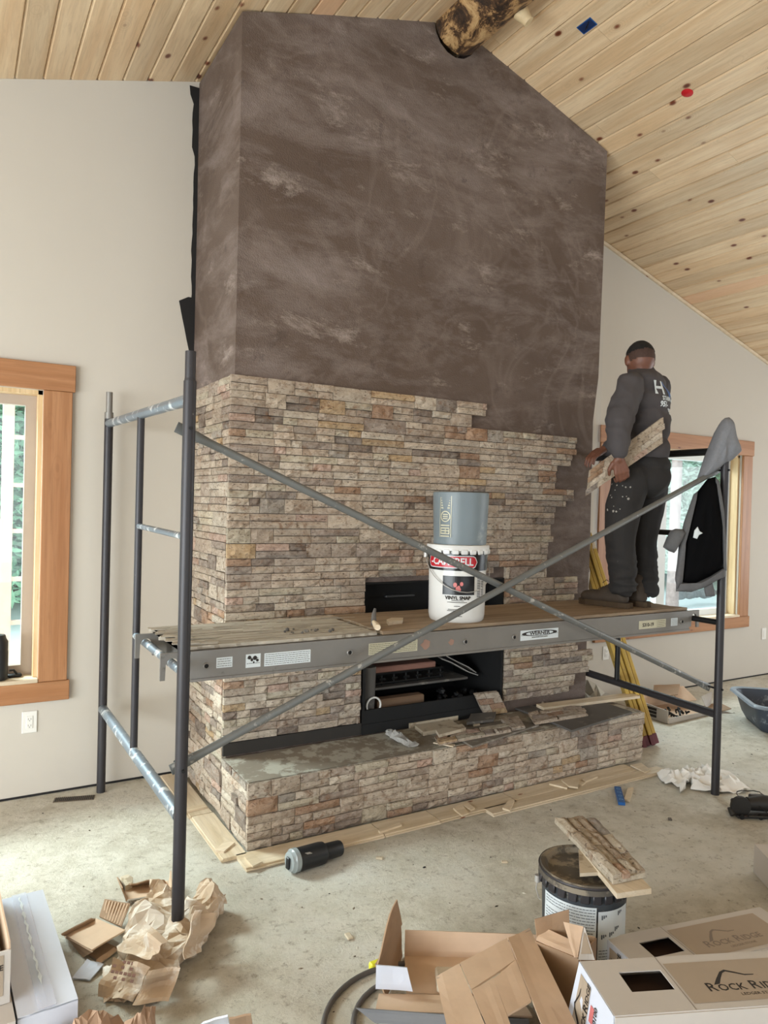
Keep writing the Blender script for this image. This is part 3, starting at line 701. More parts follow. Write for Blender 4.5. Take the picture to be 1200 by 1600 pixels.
rail('bottom_rail', (PX1, PYN-.01, .455), (PX1, 4.09, .50), R*1.05, M['steel_dark'])
rail('upright', (PX1, 3.27, .48), (PX1, 3.27, 1.95), .0165, M['black'])
rail('rung', (PX1, PYN-.02, .978), (PX1, 3.27, .978), .0165, M['black'])
rail('rung', (PX1, PYN-.02, 1.475), (PX1, 3.27, 1.475), .0165, M['black'])
def brace(a, b_):
    a, b_ = Vector(a), Vector(b_); d = (b_-a).normalized()
    pts = [a-d*.03, a+d*.03, a+d*.10, b_-d*.10, b_-d*.03, b_+d*.03]
    MB().tube(pts, .0155, 14, flat=[(.3, 1.35), (.3, 1.35), (1, 1), (1, 1), (.3, 1.35), (.3, 1.35)]).build('cross_brace', M['steel_brace'], sc_, smooth=60)
brace((PX0+.0, PYN+.066, 1.85), (PX1-.012, PYN+.046, .602)); brace((PX0-.0, PYN+.036, .640), (PX1-.01, PYN+.018, 1.845))
for (x, y, z) in ((PX0, PYN, 1.852), (PX0, PYN, .640), (PX1, PYN-.02, .602), (PX1, PYN-.02, 1.845)):
    MB().tube([(x, y-.03, z), (x, y+.085, z)], .006, 8).build('brace_stud', M['black'], sc_)
rail('brace_stud', (PX0, PYF-.0, .42), (PX0, PYF-.09, .42), .008, M['black'])
# ---------------------------------------------------------------- aluminium plank
PT, PB, PY0, PY1, QX0, QX1 = 1.028, .912, 2.705, 3.185, .775, 3.700
pk = thing('scaffold_plank', 'long dusty aluminium walk plank hooked over the scaffold rungs', 'plank', (2.2, 2.94, PB))
for y0, y1 in ((PY0, PY0+.03), (PY1-.03, PY1)):
    b = MB(); s = 1 if y0 == PY0 else -1
    ya = y0 if s > 0 else y1
    b.box((QX0, min(ya, ya+s*.005), PB), (QX1, max(ya, ya+s*.005), PT)); b.box((QX0, min(ya-s*.006, ya+s*.03), PB), (QX1, max(ya-s*.006, ya+s*.03), PB+.010)); b.box((QX0, min(ya-s*.004, ya+s*.03), PT-.010), (QX1, max(ya-s*.004, ya+s*.03), PT))
    b.build('side_rail', M['alu'], pk)
b = MB(); b.box((QX0+.01, PY0+.03, PT-.03), (QX1-.01, PY1-.03, PT-.006))
for k in range(9): x = QX0+.05+k*.352; b.box((x, PY0+.006, PB+.02), (x+.05, PY1-.006, PT-.03))
b.build('deck', M['alu'], pk)
hole_x = [FY(322, 1046, PY0).x, FY(546, 1024, PY0).x, FY(727, 1010, PY0).x, FY(803, 1002, PY0).x, FY(1065, 982, PY0).x]
for x in hole_x:
    z = .968; b = MB(); T = Matrix.Rotation(pi/2, 4, 'X')
    b.lathe([(.0085, .001), (.0085, .006), (.0125, .006), (.0135, .001)], (x, PY0+.0, z), 16, T); f = b.build('rung_end', M['alu'], pk, smooth=True)
    b = MB(); b.lathe([(0, .0045), (.0085, .0045)], (x, PY0, z), 16, T); b.build('rung_bore_shade', M['flat_black'], f, fixn=False)  # black disc painted in for the shade inside the hollow rung
for y0 in (PY0, PY1-.045):
    for x, sgn in ((QX0, -1), (QX1, 1)):
        xc = PX0 if sgn < 0 else PX1
        b = MB(); 
        poly = [(QX0+.02 if sgn < 0 else QX1-.02, PT-.002), (xc+sgn*.045, PT-.002), (xc+sgn*.045, .925), (xc+sgn*.027, .925), (xc+sgn*.025, .985)]
        for k in range(7):
            a = pi*k/6; poly.append((xc+sgn*.022*cos(a), .985+.022*sin(a)))
        poly += [(xc-sgn*.026, PB+.02), (QX0+.02 if sgn < 0 else QX1-.02, PB+.02)]
        b.prism([(px, y0+(.0055 if y0 == PY0 else 0), pz) for px, pz in poly], (0, .012, 0)); b.build('hook', M['alu'], pk)
        if y0 != PY0: pass
# stickers on the rail
def sticker(x0, x1, z0, z1, lab=None, lines=0, texts=(), mat='label_white'):
    y = PY0-.0012; f = MB().box((x0, y, z0), (x1, y+.001, z1)).build('sticker', M[mat], pk, label=lab)
    b = MB()
    for s_, cx, cz, sz, bo in texts: add_text(b, s_, sz, lambda X, Y, Z: Vector((cx+X, y-.0004-Z*.5, cz+Y)), .0004, 'CENTER', bo)
    rr = random.Random(int(x0*100))
    for k in range(lines):
        z = z0+(z1-z0)*(k+.8)/(lines+.6); x = x0+.004
        while x < x1-.008:
            w = rr.uniform(.004, .014); b.box((x, y-.0005, z-.0009), (min(x+w, x1-.004), y, z+.0009)); x += w+.002
    if b.f: b.build('print', M['ink'], f)
    return f
sx = lambda px: FY(px, 1000, PY0).x
sticker(FY(338, 1037, PY0).x, FY(363, 1035, PY0).x, .955, .995, lines=4)
f = sticker(FY(384, 1030, PY0).x, FY(407, 1030, PY0).x, .945, .998, lines=2)
b = MB(); xa = FY(385, 1030, PY0).x
for q in ((.012, .985, .008), (.022, .975, .006), (.035, .982, .009), (.045, .972, .006), (.03, .965, .004)): b.lathe([(0, 0), (q[2], 0)], (xa+q[0], PY0-.002, q[1]), 8, Matrix.Rotation(pi/2, 4, 'X'))
b.build('pictogram', M['ink'], f, fixn=False)
sticker(FY(413, 1030, PY0).x, FY(485, 1024, PY0).x, .944, .996, lines=6)
sticker(FY(576, 1012, PY0).x, FY(652, 1006, PY0).x, .948, .998, lines=6, mat='gold')
x0 = FY(813, 996, PY0).x; x1 = FY(872, 990, PY0).x
f = sticker(x0, x1, .946, .996, 'oval badge sticker', 1, ())
b = MB(); cx = (x0+x1)/2; n = 28
b.add([(cx+cos(2*pi*k/n)*.094*(x1-x0)/.2, PY0-.0016, .978+sin(2*pi*k/n)*.0135) for k in range(n)], [list(range(n))])
b.build('badge', M['ink'], f, fixn=False)
b = MB(); n = 28
b.add([(cx+cos(2*pi*k/n)*.072*(x1-x0)/.2, PY0-.0020, .978+sin(2*pi*k/n)*.0105) for k in range(n)], [list(range(n))])
b.build('badge_field', M['label_white'], f, fixn=False)
b = MB(); add_text(b, 'WERNER', .024, lambda X, Y, Z: Vector((cx+X, PY0-.0026-Z, .978+Y)), .0003, 'CENTER', .0006, 1.1*(x1-x0)/.2)
add_text(b, 'ULTRA-PLANK SCAFFOLDING', .008, lambda X, Y, Z: Vector((cx+X, PY0-.0022-Z, .9585+Y)), .0003, 'CENTER', 0, 1.0); b.build('badge_lettering', M['ink'], f)
x0 = FY(998, 985, PY0).x; x1 = FY(1026, 985, PY0).x; x2 = FY(1036, 985, PY0).x
sticker(x0, x1, .946, .992, texts=[('5310-19', (x0+x1)/2, .967, .028, .0008)], mat='gold')
sticker(x1+.002, x2+.02, .946, .992, lines=4, mat='gold'); sticker(FY(1048, 983, PY0).x, FY(1058, 983, PY0).x, .948, .992, lines=5)
# orange spray marks
b = MB()
for px, w in ((665, .022), (705, .014)):
    c = FY(px, 1006, PY0); b.add([(c.x+cos(2*pi*k/12)*w*(1+.4*sin(k*2.3)), PY0-.0009, .972+sin(2*pi*k/12)*w*1.1) for k in range(12)], [list(range(12))])
b.build('orange_paint_mark', plain('faded_orange_paint', (158, 126, 112), .7), pk, fixn=False)
# plywood on the plank
ZP = PT+.016
def ply(name, x0, x1, y0, y1, z0, z1, m, lab, seed, rag0=.0, rag1=.0):
    r = random.Random(seed); n = 40; A = []; B = []
    ys = [y0+(y1-y0)*k/12 for k in range(13)]; xs = [x0+(x1-x0)*k/n for k in range(n+1)]
    le = [(x0+r.uniform(0, rag0), y) for y in ys]; re = [(x1-r.uniform(0, rag1), y) for y in ys]
    poly = [(x, y0+r.uniform(-.004, .004)) for x in xs[1:-1]]+re+[(x, y1+r.uniform(-.003, .003)) for x in xs[1:-1][::-1]]+le[::-1]
    b = MB(); b.slab(poly, z0, z1); return b.build(name, m, label=lab, cat='plywood sheet')
ply('plywood_sheet', 1.62, 3.70, PY0+.012, PY1+.03, PT+.0015, ZP, M['ply'], 'brown plywood sheet on the right of the plank under the worker and pails', 4, .02, .05)
pl2 = ply('plywood_sheet', .715, 1.60, PY0+.016, PY1+.02, PT+.0015, ZP-.002, M['ply_old'], 'grey splintered plywood sheet on the left end of the plank', 5, .075, .01)
b = MB(); r = random.Random(9)
for k in range(26):
    y = PY0+.03+r.uniform(0, .45); x = .72+r.uniform(-.01, .05); L = r.uniform(.05, .16); z = ZP+.001+r.uniform(0, .006)
    b.prism([(x, y, z), (x+L, y-.004, z-.002), (x+L, y+.012, z-.002), (x, y+.008, z+.004)], (0, 0, .0025))
for k in range(60):
    x = r.uniform(.8, 1.58); y = r.uniform(PY0+.03, PY1-.02); L = r.uniform(.04, .2)
    b.prism([(x, y, ZP-.003), (x+L, y-.002, ZP-.003), (x+L, y+.006, ZP-.003)], (0, 0, .0035))
pl2['x'] = 0; del pl2['x']
b.build('splinters', M['ply_old'], pl2, kind='stuff')
# ---------------------------------------------------------------- pails on the plank
def curved(cx, cy, r, ang0):
    """wrap flat text x,y around a vertical cylinder; ang0 is the direction the text faces"""
    return lambda X, Y, Z, zc=0: Vector((cx+(r+Z)*cos(ang0+X/r), cy+(r+Z)*sin(ang0+X/r), zc+Y))
def patch(mb, cx, cy, r, a0, a1, z0, z1, n=16):
    mb.grid(lambda u, v: Vector((cx+r*cos(a0+(a1-a0)*u), cy+r*sin(a0+(a1-a0)*u), z0+(z1-z0)*v)), n, 1)
BX, BY = 2.146, 2.885; TOC = math.atan2(-BY, -BX)
pw = thing('pail', 'white five gallon pail with black top band and red badge on the plank', 'pail', (BX, BY, ZP))
b = MB(); b.lathe([(0, 0), (.128, 0), (.134, .008), (.138, .03), (.141, .22), (.143, .335), (.143, .34)], (BX, BY, ZP), 48); b.build('body', M['pail_white'], pw, smooth=40)
b = MB(); b.lathe([(.1445, .25), (.1455, .335)], (BX, BY, ZP), 48); b.build('black_band', plain('glossy_black_band', (20, 20, 22), .25), pw, smooth=True, fixn=False)
b = MB(); b.lathe([(0, .372), (.13, .372), (.150, .371), (.154, .366), (.154, .345), (.148, .343)], (BX, BY, ZP), 48)
for k in range(22):
    a = 2*pi*k/22; b.tube([(BX+.1535*cos(a), BY+.1535*sin(a), ZP+.352), (BX+.1535*cos(a), BY+.1535*sin(a), ZP+.335)], [.019, .016], 6, flat=[(1, 1)]*2) if False else None
    T = Matrix.Translation((BX, BY, ZP))@Matrix.Rotation(a, 4, 'Z'); b.bbox((.148, -.017, .328), (.157, .017, .352), .004, T)
b.build('lid', plain('white_metal_lid', (224, 226, 226), .3), pw, smooth=40)
cf = curved(BX, BY, .1462, TOC)
b = MB(); RB = plain('red_badge', (186, 24, 40), .3, var=.02)
pts = []
def badge(mb, w, h, r, zc, off=0):
    n = 10; P = []
    for k in range(n+1): P.append((w/2+h/2*cos(-pi/2+pi*k/n)-h/2, h/2*sin(-pi/2+pi*k/n)))
    for k in range(n+1): P.append((-w/2-h/2*cos(-pi/2+pi*k/n)+h/2, -h/2*sin(-pi/2+pi*k/n)))
    N = 24; f = curved(BX, BY, r, TOC)
    cols = [(-w/2+w*i/N) for i in range(N+1)]
    def half(x):
        d = max(0, abs(x)-(w/2-h/2)); return math.sqrt(max(0, (h/2)**2-d*d))
    mb.add([f(x+off, -half(x), 0)+Vector((0, 0, zc)) for x in cols]+[f(x+off, half(x), 0)+Vector((0, 0, zc)) for x in cols], [(i, i+1, N+2+i, N+1+i) for i in range(N)])
b = MB(); badge(b, .275, .060, .1462, ZP+.292, -.035); wb = b.build('badge_border', M['label_white'], pw, fixn=False)
b = MB(); badge(b, .267, .052, .1468, ZP+.292, -.035); b.build('red_badge', RB, pw, fixn=False)
b = MB(); cf = curved(BX, BY, .1474, TOC); add_text(b, '-CAMPBELL', .049, lambda X, Y, Z: cf(X-.035, Y, Z)+Vector((0, 0, ZP+.292)), .0004, 'CENTER', .0012, .92)
for k in range(2): pass
b.build('lettering', M['label_white'], pw)
# main label picture
b = MB(); patch(b, BX, BY, .1425, TOC-.5, TOC+.62, ZP+.135, ZP+.225); pic = b.build('label_picture', plain('black_label_picture', (28, 28, 32), .3), pw, fixn=False)
b = MB(); cf = curved(BX, BY, .1432, TOC)
rr = random.Random(2)
for k in range(7):
    x = rr.uniform(-.012, .022); z = rr.uniform(.148, .19); s_ = rr.uniform(.006, .011)
    b.add([cf(x+s_*cos(q*pi/4), s_*1.2*sin(q*pi/4), 0)+Vector((0, 0, ZP+z)) for q in range(8)], [list(range(8))])
b.build('picture_detail', plain('pinkish_picture_detail', (206, 120, 118), .4), pic, fixn=False)
b = MB(); cf = curved(BX, BY, .1425, TOC+.04)
add_text(b, 'VINYL SNAP', .023, lambda X, Y, Z: cf(X, Y, Z)+Vector((0, 0, ZP+.120)), .0004, 'CENTER', .0008, 1.0)
for i, (w, z) in enumerate(((.06, .106), (.10, .098), (.035, .080), (.09, .064), (.1, .058), (.05, .032))):
    for q in range(int(w/.006)): x = -w/2+q*.006; b.add([cf(x, 0, 0)+Vector((0, 0, ZP+z)), cf(x+.0045, 0, 0)+Vector((0, 0, ZP+z)), cf(x+.0045, .003, 0)+Vector((0, 0, ZP+z)), cf(x, .003, 0)+Vector((0, 0, ZP+z))], [(0, 1, 2, 3)])
for q in range(16):
    for x0 in (.100, .128): b.add([cf(x, 0, 0)+Vector((0, 0, ZP+.22-q*.008)) for x in (x0, x0+.022)]+[cf(x, .0035, 0)+Vector((0, 0, ZP+.22-q*.008)) for x in (x0+.022, x0)], [(0, 1, 2, 3)])
b.build('lettering', M['ink'], pw, fixn=False)
b = MB(); e1 = TOC+pi/2+.5; e2 = TOC-pi/2+.1
hp = []
for k in range(17):
    s_ = k/16; a = e2+(e1-e2)*s_; sag = sin(pi*s_); rr_ = .158; hp.append((BX+rr_*cos(a), BY+rr_*sin(a), ZP+.315-.165*sag))
b.tube(hp, .0022, 6); b.build('handle', M['lath'], pw, smooth=True)
for h in (hp[0], hp[-1]): MB().tube([Vector(h)-Vector((0, 0, .012)), Vector(h)+Vector((0, 0, .012))], .012, 10).build('handle_ear', M['lath'], pw, smooth=50)
pg = thing('pail', 'grey plastic pail upside down on the white pail', 'pail', (BX, BY, ZP+.3725))
z0 = ZP+.3725; b = MB(); b.lathe([(.126, 0), (.130, 0), (.138, .24), (.137, .252), (.128, .256), (.03, .254), (.0, .254)], (BX+.01, BY, z0), 48); b.build('body', M['pail_grey'], pg, smooth=40)
b = MB(); cg = curved(BX+.01, BY, .1365, TOC-.56)
def gf(X, Y, Z): return cg(Y*1.0, -X, Z)+Vector((0, 0, z0+.135))
for x in [-.092+.012*q for q in range(5)]+[.040+.013*q for q in range(5)]:
    b.add([gf(x, -.026, .001), gf(x+.006, -.026, .001), gf(x+.006, .024, .001), gf(x, .024, .001)], [(0, 1, 2, 3)])
for y in (-.026, .0, .020): b.add([gf(.060, y, .001), gf(.084, y, .001), gf(.084, y+.005, .001), gf(.060, y+.005, .001)], [(0, 1, 2, 3)])
n = 24
b.add([gf(.027*cos(2*pi*k/n), .027*sin(2*pi*k/n), .001) for k in range(n)]+[gf(.022*cos(2*pi*k/n), .022*sin(2*pi*k/n), .001) for k in range(n)], [(k, (k+1) % n, n+(k+1) % n, n+k) for k in range(n)])
for q in (-.010, 0, .010): b.add([gf(q-.0025, -.014, .001), gf(q+.0025, -.014, .001), gf(q+.0035, .014, .001), gf(q-.0015, .014, .001)], [(0, 1, 2, 3)])
for y in (-.031, .031):
    b.add([gf(-.1, y-.0015, .001), gf(.1, y-.0015, .001), gf(.1, y+.0015, .001), gf(-.1, y+.0015, .001)], [(0, 1, 2, 3)])
b.build('printed_emblem', M['gold'], pg, fixn=False)
# hammer and shims on the plank
hp0 = FZ(574, 972, ZP); hp1 = FZ(590, 981, ZP+.014)
hm = thing('mason_hammer', 'small mason hammer with pale wooden handle left of the pails', 'hammer', (hp0.x, hp0.y, ZP))
a = Vector((hp1.x, hp1.y, ZP+.016)); e_ = FZ(580, 966, ZP+.016); d = (Vector((e_.x, e_.y, a.z))-a).normalized()
MB().tube([a-d*.005, a+d*.015, a+d*.10, a+d*.15], [.013, .016, .012, .010], 12).build('handle', M['pine'], hm, smooth=50)
c = a+d*.15; MB().tube([c+Vector((0, 0, -.014)), c+Vector((0, 0, .012)), c+Vector((.0, .0, .035)), c+Vector((.006, 0, .062))], [.014, .013, .010, .004], 8, flat=[(1, 1), (1, 1), (.7, 1.2), (.3, 1.6)]).build('head', M['dkgrey'], hm, smooth=40)
slabpix('wood_block', [(604, 968), (612, 965), (630, 965), (629, 969), (607, 972)], ZP, .016, M['pine'], 'short pale wood block on the plank between hammer and pails', 'wood block')
r = random.Random(8); b = MB()
for k in range(14):
    p = FZ(r.uniform(440, 520), r.uniform(984, 990), ZP); s_ = r.uniform(.004, .010)
    bm = bmesh.new(); bmesh.ops.create_icosphere(bm, subdivisions=1, radius=s_); b.bm(bm, Matrix.Translation(p+Vector((0, 0, s_*.5))))
b.build('mortar_crumbs', M['dkgrey'], kind='stuff', label='dried mortar crumbs on the left half of the plank', cat='crumbs')
# ---------------------------------------------------------------- on the hearth
HT = HZ+.0035
slabpix('cement_board', [(800, 1104), (862, 1094), (940, 1096), (988, 1112), (893, 1141), (845, 1120)], HT, .012, M['dkgrey'], 'dark grey cement board overhanging the right front of the hearth', 'board')
slabpix('cement_board', [(700, 1143), (800, 1122), (842, 1132), (738, 1166)], HT, .010, M['midgrey'], 'grey board lying on the middle of the hearth under broken stone', 'board')
slabpix('ledger_stone', [(625, 1118), (701, 1108), (716, 1118), (640, 1131)], HT, .028, M['stone_raw'], 'cream ledger panel turned face down left of the pile on the hearth', 'stone panel', 'loose ledger stone on the hearth')
slabpix('ledger_stone', [(648, 1133), (706, 1125), (717, 1133), (662, 1144)], HT, .022, M['stone_raw'], 'short pale panel in front of the cream face down panel', 'stone panel', 'loose ledger stone on the hearth')
slabpix('ledger_stone', [(679, 1148), (790, 1129), (799, 1139), (686, 1160)], HT+.0105, .018, None, 'long rough ledger strip across the middle of the hearth', 'stone panel', 'loose ledger stone on the hearth', stone=True, seed=3, strips=2)
slabpix('ledger_stone', [(681, 1140), (722, 1131), (728, 1137), (686, 1148)], HT+.03, .016, M['stone_raw'], 'small pale offcut lying on the long rough strip', 'stone panel', 'loose ledger stone on the hearth')
slabpix('ledger_stone', [(736, 1115), (775, 1112), (771, 1124), (729, 1129)], HT+.016, .014, M['dkgrey'], 'dark grey stone tile on top of the hearth pile', 'stone panel', 'loose ledger stone on the hearth')
slabpix('stone_chip', [(738, 1126), (750, 1124), (750, 1132), (740, 1134)], HT, .015, M['stone_raw'], 'small pale chip propping up the dark grey tile', 'offcut', 'loose ledger stone on the hearth')
slabpix('ledger_stone', [(783, 1122), (810, 1118), (821, 1133), (800, 1137)], HT+.0105, .02, None, 'small brown ledger offcut right of the dark tile', 'stone panel', 'loose ledger stone on the hearth', stone=True, seed=6, strips=1)
slabpix('ledger_stone', [(825, 1112), (905, 1101), (919, 1114), (836, 1128)], HT+.0125, .018, None, 'ribbed pale ledger panel lying on the dark cement board', 'stone panel', 'loose ledger stone on the hearth', stone=True, seed=8, strips=3)
# panel leaning on the firebox
A = FZ(757, 1118, HT+.004); B = FZ(793, 1113, HT+.004); tt = FY(777, 1080, CY-.05); uu = FY(741, 1084, CY-.05)
b = MB(); r = random.Random(4); T = [uu, tt, B, A]
nrm = (tt-uu).cross(A-uu).normalized(); nrm = nrm if nrm.y < 0 else -nrm
b.col = srgb(170, 150, 130); b.prism([p-nrm*.012 for p in T], nrm*.010)
for j in range(4):
    cuts = [0, r.uniform(.3, .7), 1]
    for i in range(2):
        b.col = srgb(160, 108, 66) if j == 1 and i == 0 else pick(r); f = lambda u, v: uu.lerp(tt, u).lerp(A.lerp(B, u), v)
        u0, u1, v0, v1 = cuts[i]+.01, cuts[i+1]-.01, j/4+.01, (j+1)/4-.01; b.prism([f(u0, v0), f(u1, v0), f(u1, v1), f(u0, v1)], nrm*r.uniform(.006, .013))
b.build('ledger_stone', M['stone'], colors=True, label='square ledger offcut leaning against the firebox opening', cat='stone panel', group='loose ledger stone on the hearth')
slabpix('pine_board', [(838, 1100), (984, 1082), (1000, 1087), (850, 1106)], HT+.0125, .018, M['pine'], 'pale pine board lying across the right end of the hearth', 'board')
slabpix('wood_sliver', [(677, 1160), (681, 1158), (711, 1163), (708, 1166)], HT, .006, M['pine'], 'thin pale wood sliver at the hearth front edge', 'sliver')
r = random.Random(12)
for k in range(9):
    px = 808+k*6.2+r.uniform(-2, 2); p = FZ(px, r.uniform(1094, 1103), HT); s_ = r.uniform(.014, .03)
    bm = bmesh.new(); bmesh.ops.create_icosphere(bm, subdivisions=1, radius=s_)
    for v in bm.verts: v.co = Vector((v.co.x*r.uniform(.9, 1.5), v.co.y*r.uniform(.7, 1.1), max(v.co.z, -.5*s_)*r.uniform(.6, 1)))
    b = MB(); b.col = pick(r); b.bm(bm, Matrix.Translation(p+Vector((0, 0, s_*.5)))@Matrix.Rotation(r.uniform(0, 6), 4, 'Z')); b.build('stone_chip', M['stone'], colors=True, label=['first', 'second', 'third', 'fourth', 'fifth', 'sixth', 'seventh', 'eighth', 'ninth'][k]+' broken chip from the left beside the pine board on the hearth', cat='stone chip', group='stone chips on the hearth')
# crumpled plastic bag
def crumple(name, pts, ws, hs, mat, lab, cat, seed, amp=.02, nu=18, nv=12, z0=0.0, smooth=False, parent=None, group=None, t=0):
    r = random.Random(seed); b = MB(); pts = [Vector(p) for p in pts]; n = len(pts)-1
    def at(L, u):
        k = min(int(u*n), n-1); f = u*n-k; return L[k]*(1-f)+L[k+1]*f
    vs = []
    for i in range(nu+1):
        u = i/nu; c = at(pts, u); d = (at(pts, min(1, u+.06))-at(pts, max(0, u-.06))); d.z = 0; d.normalize(); s_ = Vector((-d.y, d.x, 0)); w = at(ws, u); h = at(hs, u)
        for j in range(nv):
            a = 2*pi*j/nv; q = c+s_*w*cos(a)*(1+.12*sin(3*a+u*9+seed))+Vector((0, 0, h*(1+sin(a))/2*(1+.25*sin(2*a+u*13))))
            q += Vector((r.uniform(-1, 1), r.uniform(-1, 1), r.uniform(-.8, .8)*(h/.08 if h < .08 else 1)))*amp
            q.z = max(q.z, z0+.002+.001*(j % 3)); vs.append(q)
    fs = [(i*nv+j, i*nv+(j+1) % nv, (i+1)*nv+(j+1) % nv, (i+1)*nv+j) for i in range(nu) for j in range(nv)]+[list(range(nv))[::-1], [nu*nv+j for j in range(nv)]]
    b.add(vs, fs); return b.build(name, mat, parent, smooth=smooth, label=lab, cat=cat, group=group)
p0 = FZ(607, 1148, HT); p1 = FZ(622, 1158, HT); p2 = FZ(648, 1167, HT)
crumple('plastic_bag', [p0, p1, p2], [.02, .03, .035], [.03, .045, .012], plain('cloudy_plastic', (176, 174, 170), .25, var=.2), 'small crumpled cloudy plastic bag on the left part of the hearth', 'plastic bag', 3, .008, 12, 8, HT)
crumple('plastic_sheet', [(3.95, 3.62, 0), (4.02, 3.80, 0), (4.10, 4.0, 0)], [.14, .15, .12], [.26, .30, .12], plain('hazy_plastic_film', (190, 188, 180), .2, var=.1), 'hazy crumpled plastic film on the floor behind the right end of the hearth', 'plastic sheet', 5, .025, 12, 12)
# ---------------------------------------------------------------- boards and shims on the floor
def floor_board(x0, x1, y0, y1, z, lab, along='X'):
    b = MB(); e = .012
    if along == 'X': pr = [(y0, z), (y1, z), (y1, z+.017), (y0+.006, z+.017), (y0+.006, z+.010), (y0-.004, z+.010), (y0-.004, z+.005), (y0, z+.005)]; b.prism([(x0, y, q) for y, q in pr], (x1-x0, 0, 0))
    else: pr = [(x0, z), (x1, z), (x1, z+.017), (x0+.006, z+.017), (x0+.006, z+.010), (x0-.004, z+.010), (x0-.004, z+.005), (x0, z+.005)]; b.prism([(x, y0, q) for x, q in pr], (0, y1-y0, 0))
    return b.build('pine_floor_board', M['pine'] if along == 'X' else M['pine_y'], label=lab, cat='board', group='pine boards around the hearth')
M['pine_y'] = wood('raw_pine_deep', (224, 208, 184), (206, 186, 156), knot=(104, 60, 34), grain=(1.5, 18), axis='Y', kn=.7)
floor_board(1.108, 1.80, 2.945, 3.085, .001, 'first pine board along the hearth front, by the black tumbler')
floor_board(1.806, 2.128, 2.945, 3.085, .001, 'pine board right of the tumbler, before the dark joint')
floor_board(2.134, 2.640, 2.95, 3.085, .001, 'middle pine board along the hearth front')
floor_board(2.645, 3.62, 2.97, 3.085, .001, 'fourth pine board along the hearth front at its right end')
floor_board(2.42, 3.78, 2.885, 2.965, .001, 'narrow pine board in front of the others at the right')
floor_board(1.040, 1.155, 3.075, 3.56, .001, 'pine board along the left side of the hearth, near its corner', 'Y')
floor_board(1.035, 1.150, 3.568, 4.18, .001, 'pine board along the left side of the chimney near the wall', 'Y')
sh = [([(426/1, 1340), (1, 1)], None)]
for pix, zz, lab in (
    ([(381, 1338), (396, 1334), (410, 1346), (395, 1353)], .018, 'pale wood shim on the board at the hearth front left corner'),
    ([(336, 1328), (352, 1313), (367, 1316), (350, 1330)], .018, 'wood shim on the left side board near the hearth corner'),
    ([(287, 1263), (318, 1256), (324, 1260), (290, 1268)], .018, 'thin shim across the left side boards'),
    ([(591, 1297), (624, 1285), (628, 1288), (594, 1300)], .018, 'thin brown shim lying right of the tumbler on the board'),
    ([(708, 1262), (722, 1256), (732, 1270), (722, 1274)], .018, 'left of two parallel shims on the middle board'),
    ([(722, 1257), (730, 1254), (742, 1262), (736, 1265)], .018, 'right of two parallel shims on the middle board'),
    ([(785, 1262), (796, 1248), (804, 1250), (797, 1266)], .018, 'slanting shim near the end of the narrow board'),
    ([(858, 1224), (878, 1220), (890, 1226), (886, 1231)], .018, 'shim poking from under the hearth right of the middle, leftmost of its cluster'),
    ([(877, 1218), (905, 1218), (903, 1230), (889, 1228)], .026, 'shim lying over its neighbour below the right of the hearth'),
    ([(896, 1217), (915, 1222), (909, 1226), (895, 1222)], .018, 'rightmost shim of the cluster under the hearth'),
    ([(910, 1217), (930, 1210), (934, 1213), (915, 1221)], .018, 'single shim on the board near the hearth right corner'),
    ([(985, 1195), (1002, 1192), (1016, 1202), (1008, 1206)], .018, 'rounded wood offcut at the right end of the boards')):
    slabpix('wood_shim', pix, zz, .009, M['pine'], lab, 'shim', 'wood shims around the hearth')
slabpix('wood_shim', [(981, 1231), (990, 1230), (984, 1250), (975, 1248)], 0, .012, M['pine'], 'wood shim on the bare floor beside the blue tool', 'shim')
A = FZ(970, 1231, .012); b = MB(); u = (FZ(977, 1256, .012)-A); v = Vector((u.y, -u.x, 0)).normalized()*.040; v = v if v.dot(CR) > 0 else -v
b.prism([A, A+u, A+u-v*.9, A-v*.9], (0, 0, .006)); b.prism([A+v*0-Vector((0, 0, .01)), A+u-Vector((0, 0, .01)), A+u-v*.9-Vector((0, 0, .01)), A-v*.9-Vector((0, 0, .01))], (0, 0, .010))
bt = b.build('spacer_card', M['blue'], label='blue plastic tool on the floor in front of the boards', cat='tool')
b = MB()
for k in range(4):
    q = A+u*(.15+.22*k)-v*.45+Vector((0, 0, .0062)); b.lathe([(.006, 0), (.010, .0015), (.012, 0)], q, 10)
b.build('rings', plain('pale_blue_rings', (90, 130, 176), .4), bt)
# tumbler lying on the floor
A = FZ(459, 1345, .05); B = FZ(545, 1322, .035); ax = (B-A); ax.z = -.013; ax.normalize()
T = Matrix.Translation(Vector((A.x, A.y, .051)))@ax.to_track_quat('Z', 'Y').to_matrix().to_4x4()
tb = thing('tumbler', 'black insulated tumbler lying on the floor against the front boards', 'tumbler', (A.x, A.y, 0))
b = MB(); b.lathe([(.044, .0), (.048, .004), (.0485, .13), (.046, .15), (.036, .158), (.0345, .235), (.032, .243), (0, .243)], (0, 0, 0), 32); b.v = [T@v for v in b.v]; b.build('body', M['tumbler'], tb, smooth=40)
b = MB(); b.lathe([(0, -.022), (.030, -.024), (.040, -.022), (.044, -.012), (.050, -.008), (.0505, .012), (.0485, .014)], (0, 0, 0), 32); b.v = [T@v for v in b.v]; ld = b.build('lid', plain('smoky_clear_lid', (150, 158, 160), .15, var=.1), tb, smooth=40, label='smoky clear lid')
b = MB(); b.bbox((-.012, -.03, -.034), (.012, .02, -.024), .003); b.v = [T@v for v in b.v]; b.build('slider', M['tumbler'], ld)
b = MB()
side = ax.cross(Vector((0, 0, 1))).normalized(); upn = side.cross(ax).normalized()
